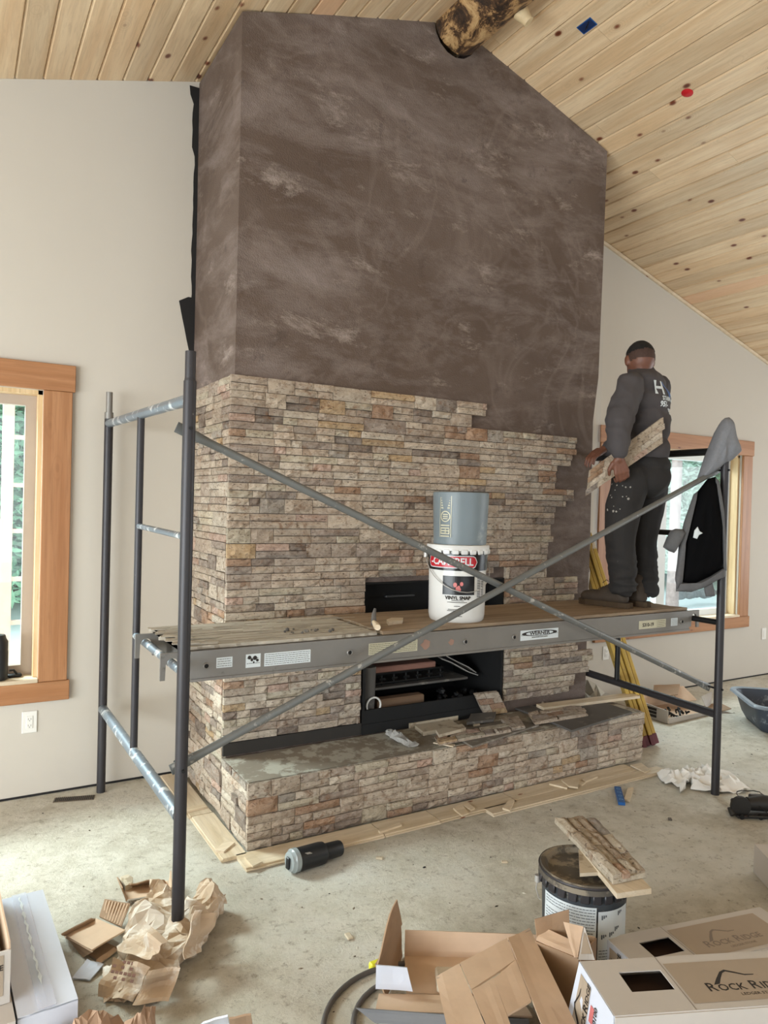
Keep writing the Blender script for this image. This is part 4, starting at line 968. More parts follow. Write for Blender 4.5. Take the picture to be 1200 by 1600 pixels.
add_text(b, 'STARK', .022, lambda X, Y, Z: T@Vector((.0492*cos(radians(-35)+Y/.049), .0492*sin(radians(-35)+Y/.049), .05+X)), .0003, 'CENTER', .0004) if False else None
for k in range(3): b.tube([T@Vector((.0488*cos(2.3+k*.06), .0488*sin(2.3+k*.06), .035+.004*k)), T@Vector((.0488*cos(2.33+k*.06), .0488*sin(2.33+k*.06), .06+.004*k))], .0012, 5)
b.build('etched_mark', M['lath'], tb)
# tumbler on the left sill
t2 = thing('tumbler', 'tall dark tumbler standing on the left window sill', 'tumbler', (.211, 4.262, .633))
b = MB(); b.lathe([(0, 0), (.042, 0), (.046, .006), (.046, .15), (.043, .156), (.043, .164)], (.211, 4.262, .6335), 28); b.build('body', M['tumbler'], t2, smooth=40)
b = MB(); b.lathe([(.045, .158), (.045, .20), (.036, .215), (.030, .235), (0, .236)], (.211, 4.262, .6335), 28); b.build('cap', M['tumbler'], t2, smooth=40)
# floor register
a = FZ(84, 1251); c = FZ(138, 1247); u = (c-a).normalized(); T = frame(a, u, Vector((-u.y, u.x, 0)))
fr = thing('floor_register', 'small brown louvred floor register near the left wall', 'vent', (a.x, a.y, 0))
b = MB(); b.box((0, -.03, .0), (.20, .03, .003), T); b.build('plate', plain('brown_register', (110, 98, 84), .5, .4), fr)
b = MB()
for k in range(20): b.box((.008+k*.0096, -.024, .003), (.012+k*.0096, .024, .006), T)
b.build('slats', M['black'], fr)
# ---------------------------------------------------------------- stepladder
ldr = thing('stepladder', 'folded yellow fibreglass stepladder leaning beside the chimney', 'ladder', (4.12, 3.3, 0))
A0 = Vector((4.105, 3.295, 0)); A1 = Vector((4.105-.335, 3.295+.385, 1.5)); dl = (A1-A0).normalized()
wv = Vector((.86, -.51, 0)).normalized(); wv = (wv-dl*wv.dot(dl)).normalized(); nv_ = dl.cross(wv).normalized()
for k in range(4):
    o = A0+wv*(-.035+k*.031); b = MB(); T = Matrix.Identity(4)
    for i in range(3): T[i][0] = wv[i]; T[i][1] = nv_[i]; T[i][2] = dl[i]; T[i][3] = o[i]
    dd = .03 if k % 2 else .045
    b.bbox((-.0125, -dd, .06), (.0125, dd, 1.50), .003, T); b.build('rail', M['yellow'], ldr)
    MB().bbox((-.0145, -dd-.003, .004), (.0145, dd+.003, .075), .003, T).build('foot', M['maroon'], ldr)
b = MB()
for k in range(4): z = .3+k*.3; b.tube([A0+dl*z-wv*.048-nv_*.0, A0+dl*z+wv*.075], .006, 8)
b.build('hinge_bolts', M['black'], ldr)
# ---------------------------------------------------------------- mortar tub on the right
K1 = FZ(1141, 1074, .21); K2 = FZ(1178, 1103, .21); uu = (K2-K1).normalized(); vv = Vector((-uu.y, uu.x, 0)); vv = vv if vv.x > 0 else -vv
Lu, Lv = (K2-K1).length+.08, .98; cen = K1+uu*(Lu/2-.04)+vv*Lv/2
T = frame(Vector((cen.x, cen.y, 0)), uu, vv); 
if T[2][2] < 0: T = frame(Vector((cen.x, cen.y, 0)), vv, uu); Lu, Lv = Lv, Lu
def rr_(hx, hy, rad, z, n=6):
    P = []
    for q, (sx_, sy_) in enumerate(((1, 1), (-1, 1), (-1, -1), (1, -1))):
        for k in range(n+1): a = pi/2*(q+k/n); P.append(Vector((sx_*(hx-rad)+rad*cos(a), sy_*(hy-rad)+rad*sin(a), z)))
    return P
def loft(rings, mb, T, cap0=False, cap1=False):
    n = len(rings[0]); vs = [T@v for r_ in rings for v in r_]
    fs = [(i*n+k, i*n+(k+1) % n, (i+1)*n+(k+1) % n, (i+1)*n+k) for i in range(len(rings)-1) for k in range(n)]
    if cap0: fs.append(list(range(n))[::-1])
    if cap1: fs.append([(len(rings)-1)*n+k for k in range(n)])
    mb.add(vs, fs)
tbx = thing('mortar_tub', 'big dark mortar mixing tub on the floor at the right edge', 'tub', (cen.x, cen.y, 0))
b = MB(); hx, hy = Lu/2, Lv/2
loft([rr_(hx-.09, hy-.09, .07, .003), rr_(hx-.06, hy-.06, .08, .06), rr_(hx-.02, hy-.02, .09, .205), rr_(hx-.03, hy-.03, .085, .203), rr_(hx-.07, hy-.07, .075, .065), rr_(hx-.10, hy-.10, .065, .012)], b, T, True, True)
b.build('basin', M['tub'], tbx, smooth=50)
b = MB(); loft([rr_(hx-.028, hy-.028, .085, .206), rr_(hx-.02, hy-.02, .09, .214), rr_(hx+.008, hy+.008, .10, .212), rr_(hx+.014, hy+.014, .10, .196), rr_(hx+.006, hy+.006, .10, .192), rr_(hx-.018, hy-.018, .09, .20)], b, T); b.build('rim', M['tub_rim'], tbx, smooth=60)
# ---------------------------------------------------------------- white rag, power tool, glasses
def rag(name, pix, mat, lab, cat, seed, h=.05, z0=0):
    P = [FZ(x, y, z0) for x, y in pix]; cx = sum((p for p in P), Vector())/len(P); b = MB(); n = len(P); NR = 9; SUB = 5; ring = []
    for k in range(n*SUB):
        i, f = divmod(k, SUB); ring.append(P[i].lerp(P[(i+1) % n], f/SUB))
    N = len(ring); vs = []
    for j in range(NR+1):
        s_ = 1-j/NR*.97
        for k in range(N):
            p = cx.lerp(ring[k], s_); e = min(1, (1-s_)*4)
            rdg = 1-abs(noise.noise(Vector((p.x*9+seed, p.y*9, seed)))*2.4); rdg2 = 1-abs(noise.noise(Vector((p.x*19, p.y*19+seed, seed)))*2.4)
            z = z0+.003+h*(.35+.65*e)*max(0, .75*rdg+.55*rdg2)*1.0; vs.append(Vector((p.x+.012*noise.noise(p*14), p.y+.012*noise.noise(p*13+Vector((5, 5, 5))), z)))
    b.add(vs, [(j*N+k, j*N+(k+1) % N, (j+1)*N+(k+1) % N, (j+1)*N+k) for j in range(NR) for k in range(N)]+[[NR*N+k for k in range(N)]])
    o = b.build(name, mat, smooth=35, label=lab, cat=cat); m = o.modifiers.new('thickness', 'SOLIDIFY'); m.thickness = .003; return o
rag('white_rag', [(1026, 1213), (1040, 1228), (1052, 1227), (1064, 1242), (1070, 1236), (1069, 1228), (1078, 1225), (1080, 1235), (1130, 1242), (1171, 1237), (1155, 1222), (1128, 1208), (1105, 1201), (1092, 1205), (1084, 1212), (1068, 1206), (1066, 1214), (1050, 1217), (1040, 1210)], M['cloth'], 'crumpled white rag around the foot of the right scaffold pole', 'rag', 4, .055)
a = FZ(1172, 1272, .0); pt = thing('angle_grinder', 'black dusty cutting tool with metal plate at the right edge of the floor', 'power tool', (a.x, a.y, 0))
u = CR.copy(); u.z = 0; u.normalize(); v = CF.copy(); v.z = 0; v.normalize(); T = frame(a, u, v); cb = plain('dusty_black_tool', (44, 42, 40), .55, .2, .4)
MB().bbox((-.10, -.07, .004), (.16, .05, .016), .004, T).build('base_plate', M['steel_dark'], pt)
b = MB(); b.tube([T@Vector(q) for q in ((-.02, -.01, .06), (.06, -.01, .065), (.18, -.02, .06), (.26, -.02, .055))], [.034, .042, .036, .026], 14); b.build('motor_body', cb, pt, smooth=50)
b = MB(); b.tube([T@Vector((-.07, -.045, .055)), T@Vector((-.07, -.025, .055))], .052, 22); b.build('blade_guard', cb, pt, smooth=40)
b = MB(); b.tube([T@Vector((-.10, .0, .02)), T@Vector((-.12, -.03, .035)), T@Vector((-.115, -.05, .012))], .014, 10); b.tube([T@Vector((-.05, -.08, .02)), T@Vector((.10, -.09, .022))], .007, 8); b.build('handle', cb, pt, smooth=50)
for q in (-.08, .02, .12): MB().tube([T@Vector((q, -.075, .013)), T@Vector((q, -.06, .013))], .013, 14).build('roller', M['black'], pt, smooth=50)
b = MB(); b.tube([T@Vector(q) for q in ((-.03, .02, .05), (-.01, -.02, .09), (.04, -.06, .05), (.09, -.1, .006))], .003, 6); b.build('cord', M['black'], pt)
b = MB(); b.bbox((.0, .0, .06), (.08, .03, .10), .006, T); b.bbox((-.09, .01, .02), (-.04, .04, .07), .006, T); b.build('gear_housing', M['steel_dark'], pt)
a = FZ(1172, 1250, .0)
b = MB(); T = frame(a, u, v)
for s_ in (-1, 1):
    b.tube([T@Vector(q) for q in ((s_*.065, .02, .035), (s_*.075, .0, .03), (s_*.07, -.08, .012), (s_*.06, -.11, .006))], .0022, 6)
b.tube([T@Vector(q) for q in ((-.065, .02, .038), (-.03, .03, .042), (0, .026, .04), (.03, .03, .042), (.065, .02, .038))], .0028, 6)
sg = b.build('safety_glasses', M['black'], smooth=True, label='safety glasses on the floor behind the black cutting tool', cat='glasses')
for s_ in (-1, 1): MB().lathe([(0, .002), (.026, 0)], (0, 0, 0), 16).build('lens', M['clear'], sg).matrix_local = T@Matrix.Translation((s_*.034, .028, .024))@Matrix.Rotation(pi/2, 4, 'X')
# ---------------------------------------------------------------- cartons
def panel(parent, quad, mat, lab=None, t=.005, bend=.004, seed=1, name='panel', nu=6, nv=4): return MB().sheet(quad, t, nu, nv, bend, seed).build(name, mat, parent, label=lab)
def carton(name, lab, T, L, W, H, mat_out, cat='box', closed=True, group=None):
    """closed carton: body plus two lid flaps meeting at the tape seam"""
    o = T.translation; root = thing(name, lab, cat, tuple(o), 0, group)
    MB().bbox((0, 0, 0), (L, W, H-.004), .003, T).build('body', mat_out, root)
    MB().sheet([T@Vector(q) for q in ((0, 0, H-.004), (L, 0, H-.004), (L, W/2-.001, H-.004), (0, W/2-.001, H-.004))], .003, 10, 3, .002, 3).build('flap', mat_out, root)
    MB().sheet([T@Vector(q) for q in ((0, W/2+.001, H-.004), (L, W/2+.001, H-.004), (L, W, H-.004), (0, W, H-.004))], .003, 10, 3, .002, 7).build('flap', mat_out, root)
    return root
def mountain(mb, f, s):
    """ridge emblem above the lettering; f maps flat x, y"""
    P = [(-.95, -.25), (-.72, .02), (-.42, .33), (-.22, .42), (.05, .30), (.32, .16), (.62, .14), (.60, .10), (.30, .10), (.04, .22), (-.22, .33), (-.36, .26), (-.58, -.0), (-.74, -.22)]
    for i in range(6):
        q = [P[i], P[i+1], P[12-i], P[13-i]]; mb.add([f(x*s, y*s, .0002) for x, y in q], [(0, 1, 2, 3)])
def brand(parent, f, s, mat_a, box=None, mat_box=None, sub=True):
    if box:
        x0, x1, y0, y1 = box; pb = MB().add([f(x, y, 0) for x, y in ((x0, y0), (x1, y0), (x1, y1), (x0, y1))], [(0, 1, 2, 3)]).build('print_panel', mat_box, parent, fixn=False)
    b = MB()
    x = -.92*s
    for ch, big in (('R', 1), ('OCK', 0), ('', 0), ('R', 1), ('IDGE', 0)):
        if not ch: x += .10*s; continue
        sz = s*(.40 if big else .31); vs, fs = text_bm(ch, sz, lambda X, Y, Z: Vector((X, Y, Z)), .0001, 'LEFT', .0004*s/.1, 1.0)
        x0_ = min(q.x for q in vs); w_ = max(q.x for q in vs)-x0_; b.add([f(x+q.x-x0_, q.y-(.27 if big else .30)*s, .0003+q.z) for q in vs], fs); x += w_+.035*s
    if sub: vs, fs = text_bm('LEDGER STONE', s*.12, lambda X, Y, Z: f(X+.2*s, Y-.54*s, .0003+Z), .0001, 'CENTER', 0, 1.1); b.add(vs, fs)
    mountain(b, f, s*.75); b.build('lettering', mat_a, pb if box else parent, fixn=False)
# front carton on the right (stacked on a lower one)
za = .345; a = FZ(907, 1502, za); e = FZ(1200, 1485, za); w_e = FZ(968, 1583, za); u = (e-a).normalized(); v = Vector((u.y, -u.x, 0)); L, Wd, Hh = .66, .215, .17
T = frame(a-Vector((0, 0, 0)), u, v); # x along length, y toward the viewer
up = Vector((0, 0, 1))
def boxpt(a, u, v, x, y, z): return a+u*x+v*y+up*z
def big_carton(a, u, v, L, Wd, Hh, lab, ink, tilt_end=0, seed=0):
    root = thing('stone_carton', lab, 'box', (a.x+u.x*L/2+v.x*Wd/2, a.y+u.y*L/2+v.y*Wd/2, a.z-Hh))
    P = lambda x, y, z: boxpt(a, u, v, x, y, z)
    hx0, hx1, hy0, hy1 = .085, .205, .055, .135
    s1 = MB()
    def wall(q): s1.sheet([P(*c) for c in q], .004, 8, 3, .0015, seed+len(s1.v))
    wall(((0, Wd, -Hh), (L, Wd, -Hh), (L, Wd, -.003), (0, Wd, -.003))); wall(((L, 0, -Hh), (0, 0, -Hh), (0, 0, -.003), (L, 0, -.003))); wall(((L, Wd, -Hh), (L, 0, -Hh), (L, 0, -.003), (L, Wd, -.003))); wall(((0, 0, -Hh+.002), (L, 0, -Hh+.002), (L, Wd, -Hh+.002), (0, Wd, -Hh+.002)))
    s1.build('body', M['carton_white'], root)
    # lid with the hand hole cut out
    b = MB()
    for x0, x1, y0, y1 in ((0, hx0, 0, Wd), (hx1, L, 0, Wd), (hx0, hx1, 0, hy0), (hx0, hx1, hy1, Wd)): b.prism([P(x0, y0, -.003), P(x1, y0, -.003), P(x1, y1, -.003), P(x0, y1, -.003)], (0, 0, .003))
    ld = b.build('lid', M['carton_white'], root)
    MB().add([P(x, y, .0004) for x, y in ((hx1+.012, 0.0), (hx1+.014, 0), (hx1+.014, Wd), (hx1+.012, Wd))], [(0, 1, 2, 3)]).build('crease', M['ink_grey'], ld, fixn=False)
    MB().prism([P(.01, .01, -.05), P(L-.01, .01, -.05), P(L-.01, Wd-.01, -.05), P(.01, Wd-.01, -.05)], (0, 0, .01)).build('inner_shadow_board', M['flat_black'] if False else plain('dark_brown_inside', (52, 34, 26), .9), root)
    f = lambda X, Y, Z: P(.40+X, Wd*.5-Y, .0008+Z)
    brand(root, f, .115, ink, (-.175, .20, -.085, .075), M['print_taupe'])
    # end face with its label
    q = [P(0, 0, -.001), P(0, Wd, -.001), P(-tilt_end*.2, Wd, -Hh), P(-tilt_end, 0, -Hh)]
    MB().sheet([q[3], q[2], q[1], q[0]], .004, 3, 3, 0).build('end_face', M['carton_gloss'], root)
    en = (q[1]-q[0]).cross(q[3]-q[0]).normalized(); en = en if en.dot(u) < 0 else -en
    ef = lambda s_, t_: (q[0].lerp(q[1], s_)).lerp(q[3].lerp(q[2], s_), t_)+en*.0058
    pb = MB().add([ef(.12, .10), ef(.42, .10), ef(.42, .92), ef(.12, .92)], [(0, 1, 2, 3)]).build('end_print', M['print_taupe'], root, fixn=False)
    b = MB()
    hh = (q[3]-q[0]).length; ww = (q[1]-q[0]).length
    def g(X, Y, Z): return ef(.28-Y/ww*1.0+.0, .5-X/hh)+en*(.0008+Z)
    for ch, x, sz in (('R', -.066, .034), ('OCK', -.033, .024), ('R', .008, .034), ('IDGE', .046, .024)):
        vs, fs = text_bm(ch, sz, lambda X, Y, Z: g(X+x, Y-.02, Z), .0001, 'CENTER', .0005, 1.0); b.add(vs, fs)
    mountain(b, lambda X, Y, Z: g(X, Y+.012, Z), .06)
    for k in range(9): b.add([ef(.62+k*.018, .55), ef(.62+k*.018+(.010 if k % 2 else .006), .55), ef(.62+k*.018+(.010 if k % 2 else .006), .90), ef(.62+k*.018, .90)], [(0, 1, 2, 3)])
    vs, fs = text_bm('30100100', .022, lambda X, Y, Z: g(X, Y-.07, Z), .0001, 'CENTER', .0003, 1.0); b.add(vs, fs)
    for k in range(5): b.add([ef(.47+k*.02, .62), ef(.475+k*.02, .62), ef(.475+k*.02, .84), ef(.47+k*.02, .84)], [(0, 1, 2, 3)])
    b.build('end_lettering', M['ink'], pb, fixn=False)
    b = MB(); b.add([ef(.47, .30), ef(.56, .30), ef(.56, .55), ef(.47, .55)], [(0, 1, 2, 3)]); b.build('red_stamp', plain('red_stamp', (196, 110, 110), .5), root, fixn=False)
    return root
big_carton(a, u, v, L, Wd, Hh, 'white stone carton with dark logo, topmost at the lower right corner', M['ink'], .035, 1)
lw = MB(); q = a+Vector((0, 0, -Hh)); 
lr = thing('stone_carton', 'white carton underneath the topmost lower right carton', 'box', (q.x+u.x*.3, q.y+u.y*.3, 0))
lw.prism([q+u*.06+v*.01+up*(-.001), q+u*(L+.02)+v*.01+up*(-.001), q+u*(L+.02)+v*(Wd+.0)+up*(-.001), q+u*.06+v*Wd+up*(-.001)], (0, 0, -(za-Hh)+.003)); lw.build('body', M['carton_white'], lr)
# carton behind it
zb = .168; a2 = FZ(948, 1465, zb); e2_ = FZ(1187, 1417, zb); u2 = (e2_-a2).normalized(); v2 = Vector((u2.y, -u2.x, 0))
big_carton(a2, u2, v2, (e2_-a2).length, .20, .165, 'white stone carton with faded logo behind the topmost right carton', M['ink_grey'], 0, 5)
# white box edge at the far right
a = FZ(1178, 1318, .13); T = Matrix.Translation((a.x, a.y, 0))@Matrix.Rotation(-.60, 4, 'Z')
carton('white_box', 'plain white box cut off by the right edge of the photo', T@Matrix.Translation((0, -.30, 0.001)), .5, .30, .13, M['carton_white'])
# left cartons: long shiny one
zl = .17; c00 = FZ(16, 1400, zl); c10 = FZ(67, 1388, zl); c11 = FZ(122, 1558, zl); c01 = FZ(35, 1588, zl)
un = (c11-c10).normalized(); vn = Vector((un.y, -un.x, 0)); LL = (c11-c10).length; WW = .155
lb = thing('stone_carton', 'long shiny white carton with a taped seam at the lower left', 'box', (c10.x, c10.y, 0))
P = lambda x, y, z: Vector((c10.x, c10.y, 0))+un*x+vn*y+up*z
if (P(0, .1, 0)-c00).length > (P(0, -.1, 0)-c00).length: vn = -vn
MB().prism([P(0, 0, .002), P(LL, 0, .002), P(LL, WW, .002), P(0, WW, .002)], (0, 0, zl-.006)).build('body', M['carton_gloss'], lb)
MB().sheet([P(0, 0, zl-.004), P(LL, 0, zl-.004), P(LL, WW*.5, zl-.005), P(0, WW*.5, zl-.005)], .004, 14, 3, .004, 3).build('flap', M['carton_gloss'], lb, smooth=30)
MB().sheet([P(0, WW*.51, zl-.005), P(LL, WW*.51, zl-.005), P(LL, WW, zl-.004), P(0, WW, zl-.004)], .004, 14, 3, .004, 9).build('flap', M['carton_gloss'], lb, smooth=30)
b = MB(); b.sheet([P(.0, WW*.36, zl+.0015), P(LL, WW*.36, zl+.0015), P(LL, WW*.66, zl+.0015), P(0, WW*.66, zl+.0015)], .0006, 14, 2, .003, 3)
t = NT('clear_tape', .08); t.b.inputs['Alpha'].default_value = .35; t.col((.8, .84, .95)); b.build('tape', t.m, lb)
b = MB(); b.add([P(LL*.0+.03+k*.02, WW*.5+.003*sin(k*1.7), zl+.0035) for k in range(28)]+[P(LL*.0+.03+k*.02, WW*.5+.006+.003*sin(k*2.3), zl+.0035) for k in range(28)], [(i, i+1, 29+i, 28+i) for i in range(27)]); b.build('torn_seam', M['label_white'], lb, fixn=False)
# lower-left neighbour carton
c = FZ(33, 1590, .172); l2 = thing('stone_carton', 'white carton in the bottom left corner below the open one', 'box', (c.x-.1, c.y, 0))
P2 = lambda x, y, z: P(x, y+WW+.006, z)
MB().prism([P2(.05, 0, .002), P2(LL+.01, 0, .002), P2(LL+.01, .17, .002), P2(.05, .17, .002)], (0, 0, zl-.004)).build('body', M['carton_white'], l2)
# open carton on top of it, far left edge
zo = .34; lo = thing('open_stone_carton', 'open carton with stone panels inside at the left edge', 'box', (c.x-.12, c.y, zl))
Q = lambda x, y, z: P(x, y+WW+.012, z)
r0, r1, wd = -.02, LL-.08, .17
MB().sheet([Q(r0, 0, zl), Q(r1, 0, zl), Q(r1, 0, zo), Q(r0, 0, zo)], .005, 8, 3, .003, 2).build('side_wall', M['carton'], lo)
MB().sheet([Q(r1, wd, zl), Q(r1, 0, zl), Q(r1, 0, zo-.02), Q(r1, wd, zo-.02)], .005, 4, 3, .001, 2).build('end_wall', M['carton_white'], lo)
MB().sheet([Q(r0, 0, zl), Q(r0, wd, zl), Q(r0, wd, zo), Q(r0, 0, zo)], .005, 4, 3, .001, 2).build('end_wall', M['carton'], lo)
MB().sheet([Q(r1, wd, zl), Q(r0, wd, zl), Q(r0, wd, zo), Q(r1, wd, zo)], .005, 4, 3, .001, 2).build('side_wall', M['carton'], lo)
MB().prism([Q(r0, 0, zl+.001), Q(r1, 0, zl+.001), Q(r1, wd, zl+.001), Q(r0, wd, zl+.001)], (0, 0, .004)).build('bottom', M['carton_dark'], lo)
n_ = un; b = MB(); E = lambda X, Y, Z: Q(r1+.0065, .08, zl+.085)+vn*(X)*(-1 if vn.dot(CR) < 0 else 1)+up*Y+un*Z
MB().add([E(-.06, -.06, 0), E(.062, -.06, 0), E(.062, .055, 0), E(-.06, .055, 0)], [(0, 1, 2, 3)]).build('end_label', M['print_taupe'], lo, fixn=False)
add_text(b, 'ROCK RIDGE', .022, lambda X, Y, Z: E(X, Y+.02, .001+Z), .0001, 'CENTER', .0004, .95); add_text(b, 'LEDGER', .014, lambda X, Y, Z: E(X, Y, .001+Z), .0001); b.build('end_lettering', M['ink'], lo)
MB().bbox((0, 0, 0), (.5, .13, .12), .006, frame(Q(.04, .02, zl+.006), un, vn) if un.cross(vn).z > 0 else frame(Q(.04, .15, zl+.006), un, -vn)).build('ledger_stone', M['stone_raw'], label='pale stone panel lying inside the open carton at the left edge', cat='stone panel')
# ---------------------------------------------------------------- open carton in the middle foreground
oc = thing('open_carton', 'open empty kraft carton with a tall torn flap at the bottom centre', 'box', tuple(FZ(660, 1500)))
u = CR.copy(); u.z = 0; u.normalize(); v = CF.copy(); v.z = 0; v.normalize()
B0 = FZ(632, 1494, .004); Pq = lambda x, y, z: Vector((B0.x, B0.y, 0))+u*x+v*y+up*z
Lc, Wc, Hc = .62, .20, .085
panel(oc, [Pq(0, -Wc, .003), Pq(Lc, -Wc, .003), Pq(Lc, 0, .003), Pq(0, 0, .003)], M['carton'], name='bottom')
panel(oc, [Pq(0, 0, .004), Pq(Lc, 0, .004), Pq(Lc+.02, .01, Hc), Pq(0, .015, Hc+.005)], M['carton'], name='back_wall')
panel(oc, [Pq(-.005, 0, .004), Pq(-.065, -Wc-.02, .004), Pq(-.10, -Wc-.0, .10), Pq(-.015, .01, .11)], M['carton_dark'], name='end_wall')
panel(oc, [Pq(-.10, -Wc, .10), Pq(-.015, .01, .11), Pq(-.035, .0, .205), Pq(-.06, -.05, .18)], M['carton_dark'], name='tall_flap', lab='tall torn upright flap')
panel(oc, [Pq(-.10, -Wc-.01, .03), Pq(.02, -Wc-.02, .03), Pq(.0, -Wc-.01, .10), Pq(-.10, -Wc-.005, .103)], M['carton_gloss'], name='tuck_flap', lab='white outer face of the folded tuck flap')
panel(oc, [Pq(-.09, -Wc-.02, .020), Pq(Lc*.6, -Wc-.02, .015), Pq(Lc*.62, -Wc-.13, .035), Pq(-.10, -Wc-.13, .04)], M['carton'], name='front_flap')
panel(oc, [Pq(-.16, -Wc-.145, .055), Pq(Lc*.6, -Wc-.14, .03), Pq(Lc*.6, -Wc-.155, .004), Pq(-.10, -Wc-.15, .015)], plain('grey_carton_outside', (120, 122, 126), .6), name='outer_flap', lab='grey printed outside of the front flap')
MB().bbox((.10, -Wc+.0, .0085), (.32, -.10, .038), .006, frame(Vector((B0.x, B0.y, 0)), u, v)).build('stone_piece', M['stone_raw'], label='grey rough stone offcut lying inside the open centre carton', cat='stone piece')
# folded kraft sheet leaning over it
fc = thing('flattened_carton', 'large flattened kraft carton with creased panels in the foreground', 'box', tuple(FZ(790, 1560)))
def fp_(px, py, z): return FZ(px, py, z)
ks = [(526/4+550, 1400+515/4), (675/4+550, 1400+430/4), (975/4+550, 1400+275/4), (1105/4+550, 1400+205/4)]
zt = .20
botm = [(715, 1680), (790, 1680), (868, 1660), (918, 1640)]
tops = [fp_(*ks[0], zt-.01), fp_(718, 1508, zt), fp_(794, 1468, zt+.01), fp_(827, 1452, zt)]
bots = [fp_(*botm[0], zt+.08), fp_(*botm[1], zt+.09), fp_(*botm[2], zt+.07), fp_(*botm[3], zt+.05)]
panel(fc, [tops[0], bots[0], bots[1], tops[1]], M['carton'], name='panel', seed=2)
m = lambda s_, t_: tops[1].lerp(bots[1], t_).lerp(tops[2].lerp(bots[2], t_), s_)
for q in (((.02, 0), (.02, .30), (.98, .22), (.98, 0)), ((.02, .305), (.02, 1), (.42, 1), (.46, .29)), ((.46, .295), (.45, .62), (.98, .58), (.98, .225)), ((.46, .82), (.45, 1), (.98, 1), (.98, .80))):
    panel(fc, [m(*q[0]), m(*q[1]), m(*q[2]), m(*q[3])], M['carton'], name='panel', seed=5, bend=.002)
panel(fc, [tops[2], bots[2], bots[3], tops[3]], M['carton'], name='panel', seed=8)
b = MB()
for k in range(7): b.sheet([tops[0].lerp(tops[3], k/7)+Vector((0, 0, .004)), tops[0].lerp(tops[3], (k+1)/7)+Vector((0, 0, .004)), tops[0].lerp(tops[3], (k+1)/7)-(tops[0]-bots[0]).normalized()*.018+Vector((0, 0, .006)), tops[0].lerp(tops[3], k/7)-(tops[0]-bots[0]).normalized()*.015+Vector((0, 0, .006))], .0008, 2, 1, .003, k)
b.build('tape', plain('wrinkled_tape', (204, 184, 166), .2, var=.1), fc)
lg_ = MB(); lg_.prism([Vector((tops[1].x, tops[1].y, 0.002)), Vector((tops[1].x, tops[1].y, zt-.012)), Vector((bots[1].x, bots[1].y, zt+.07)), Vector((bots[1].x, bots[1].y, .002))], v*-.004+u*.003); lg_.build('under_wall', M['carton_dark'], fc)
# taller open carton between it and the right stack
tc = thing('open_carton', 'upright open carton with lifted flaps in front of the dark pail', 'box', tuple(FZ(870, 1560)))
h = .22
A = fp_(838, 1470, h); B = fp_(905, 1497, h); Cc = fp_(930, 1465, h); D = fp_(858, 1452, h)
dn = lambda p, z=.004: Vector((p.x, p.y, z))
panel(tc, [dn(A), dn(B), B, A], M['carton_dark'], name='wall'); panel(tc, [dn(B), dn(Cc), Cc, B], M['carton_dark'], name='wall'); panel(tc, [dn(Cc), dn(D), D, Cc], M['carton'], name='wall'); panel(tc, [dn(D), dn(A), A, D], M['carton_dark'], name='wall')
panel(tc, [A, B, B+(Cc-B)*.35+Vector((0, 0, .012)), A+(D-A)*.55+Vector((0, 0, .02))], M['carton'], name='flap')
panel(tc, [dn(A, h-.01), fp_(905, 1640, .16), fp_(905, 1640, .02), dn(A, .01)], M['carton_dark'], name='long_wall')
X0 = fp_(838, 1467, h); X1 = fp_(889, 1461, h); panel(tc, [X0, X1, FD(888, 1421, (X1-O).dot(CF)+.02), FD(835, 1436, (X0-O).dot(CF)+.02)], M['carton_dark'], name='flap', lab='brown taped upright flap')
Y0 = fp_(897, 1496, h+.002); Y1 = fp_(912, 1449, h+.06); panel(tc, [FD(880, 1441, (Y0-O).dot(CF)+.06), Y0, FD(902, 1497, (Y0-O).dot(CF)), FD(911, 1448, (Y0-O).dot(CF)+.05)], M['carton'], name='flap')
y = [FD(903, 1500, (Y0-O).dot(CF)), FD(929, 1500, (Y0-O).dot(CF)), FD(913, 1449, (Y0-O).dot(CF)+.05), FD(911, 1449, (Y0-O).dot(CF)+.05)]
panel(tc, y, M['carton_white'], name='label_flap', lab='white triangular flap with a printed label')
yy = [p.lerp(sum(y, Vector())/4, .35) for p in y]; nn = (y[1]-y[0]).cross(y[2]-y[0]).normalized(); nn = nn if nn.dot(CF) < 0 else -nn
MB().add([p+nn*.007 for p in yy], [(0, 1, 2, 3)]).build('label', M['print_taupe'], tc, fixn=False)
# ---------------------------------------------------------------- dark pail with panels on it
DP = FZ(913, 1352, .345); dx, dy = DP.x, DP.y; TC2 = math.atan2(-dy, -dx)
dp = thing('pail', 'mortar dusted dark pail with instruction label holding stone samples', 'pail', (dx, dy, 0))
b = MB(); b.lathe([(0, .002), (.132, .002), (.136, .01), (.146, .30), (.148, .335)], (dx, dy, 0), 48); b.build('body', M['pail_black'], dp, smooth=40)
b = MB(); b.lathe([(0, .330), (.125, .330), (.135, .345), (.150, .348), (.1565, .342), (.158, .318), (.150, .316)], (dx, dy, 0), 48)
b.build('lid', M['lid'], dp, smooth=35)
b = MB()
for k in range(24):
    T = Matrix.Translation((dx, dy, 0))@Matrix.Rotation(2*pi*k/24, 4, 'Z'); b.bbox((.150, -.015, .288), (.1575, .015, .320), .004, T)
b.lathe([(.151, .31), (.1515, .335)], (dx, dy, 0), 48); b.lathe([(.1565, .335), (.1590, .340), (.1565, .345)], (dx, dy, 0), 48); b.build('lid_skirt', M['steel_dark'], dp, smooth=40)
b = MB(); patch(b, dx, dy, .1475, TC2-1.05, TC2+.30, .045, .275); patch(b, dx, dy, .1475, TC2+.34, TC2+1.25, .045, .262); lb_ = b.build('label', M['label_white'], dp, fixn=False, smooth=True)
b = MB(); rr = random.Random(3); cf = curved(dx, dy, .1483, TC2)
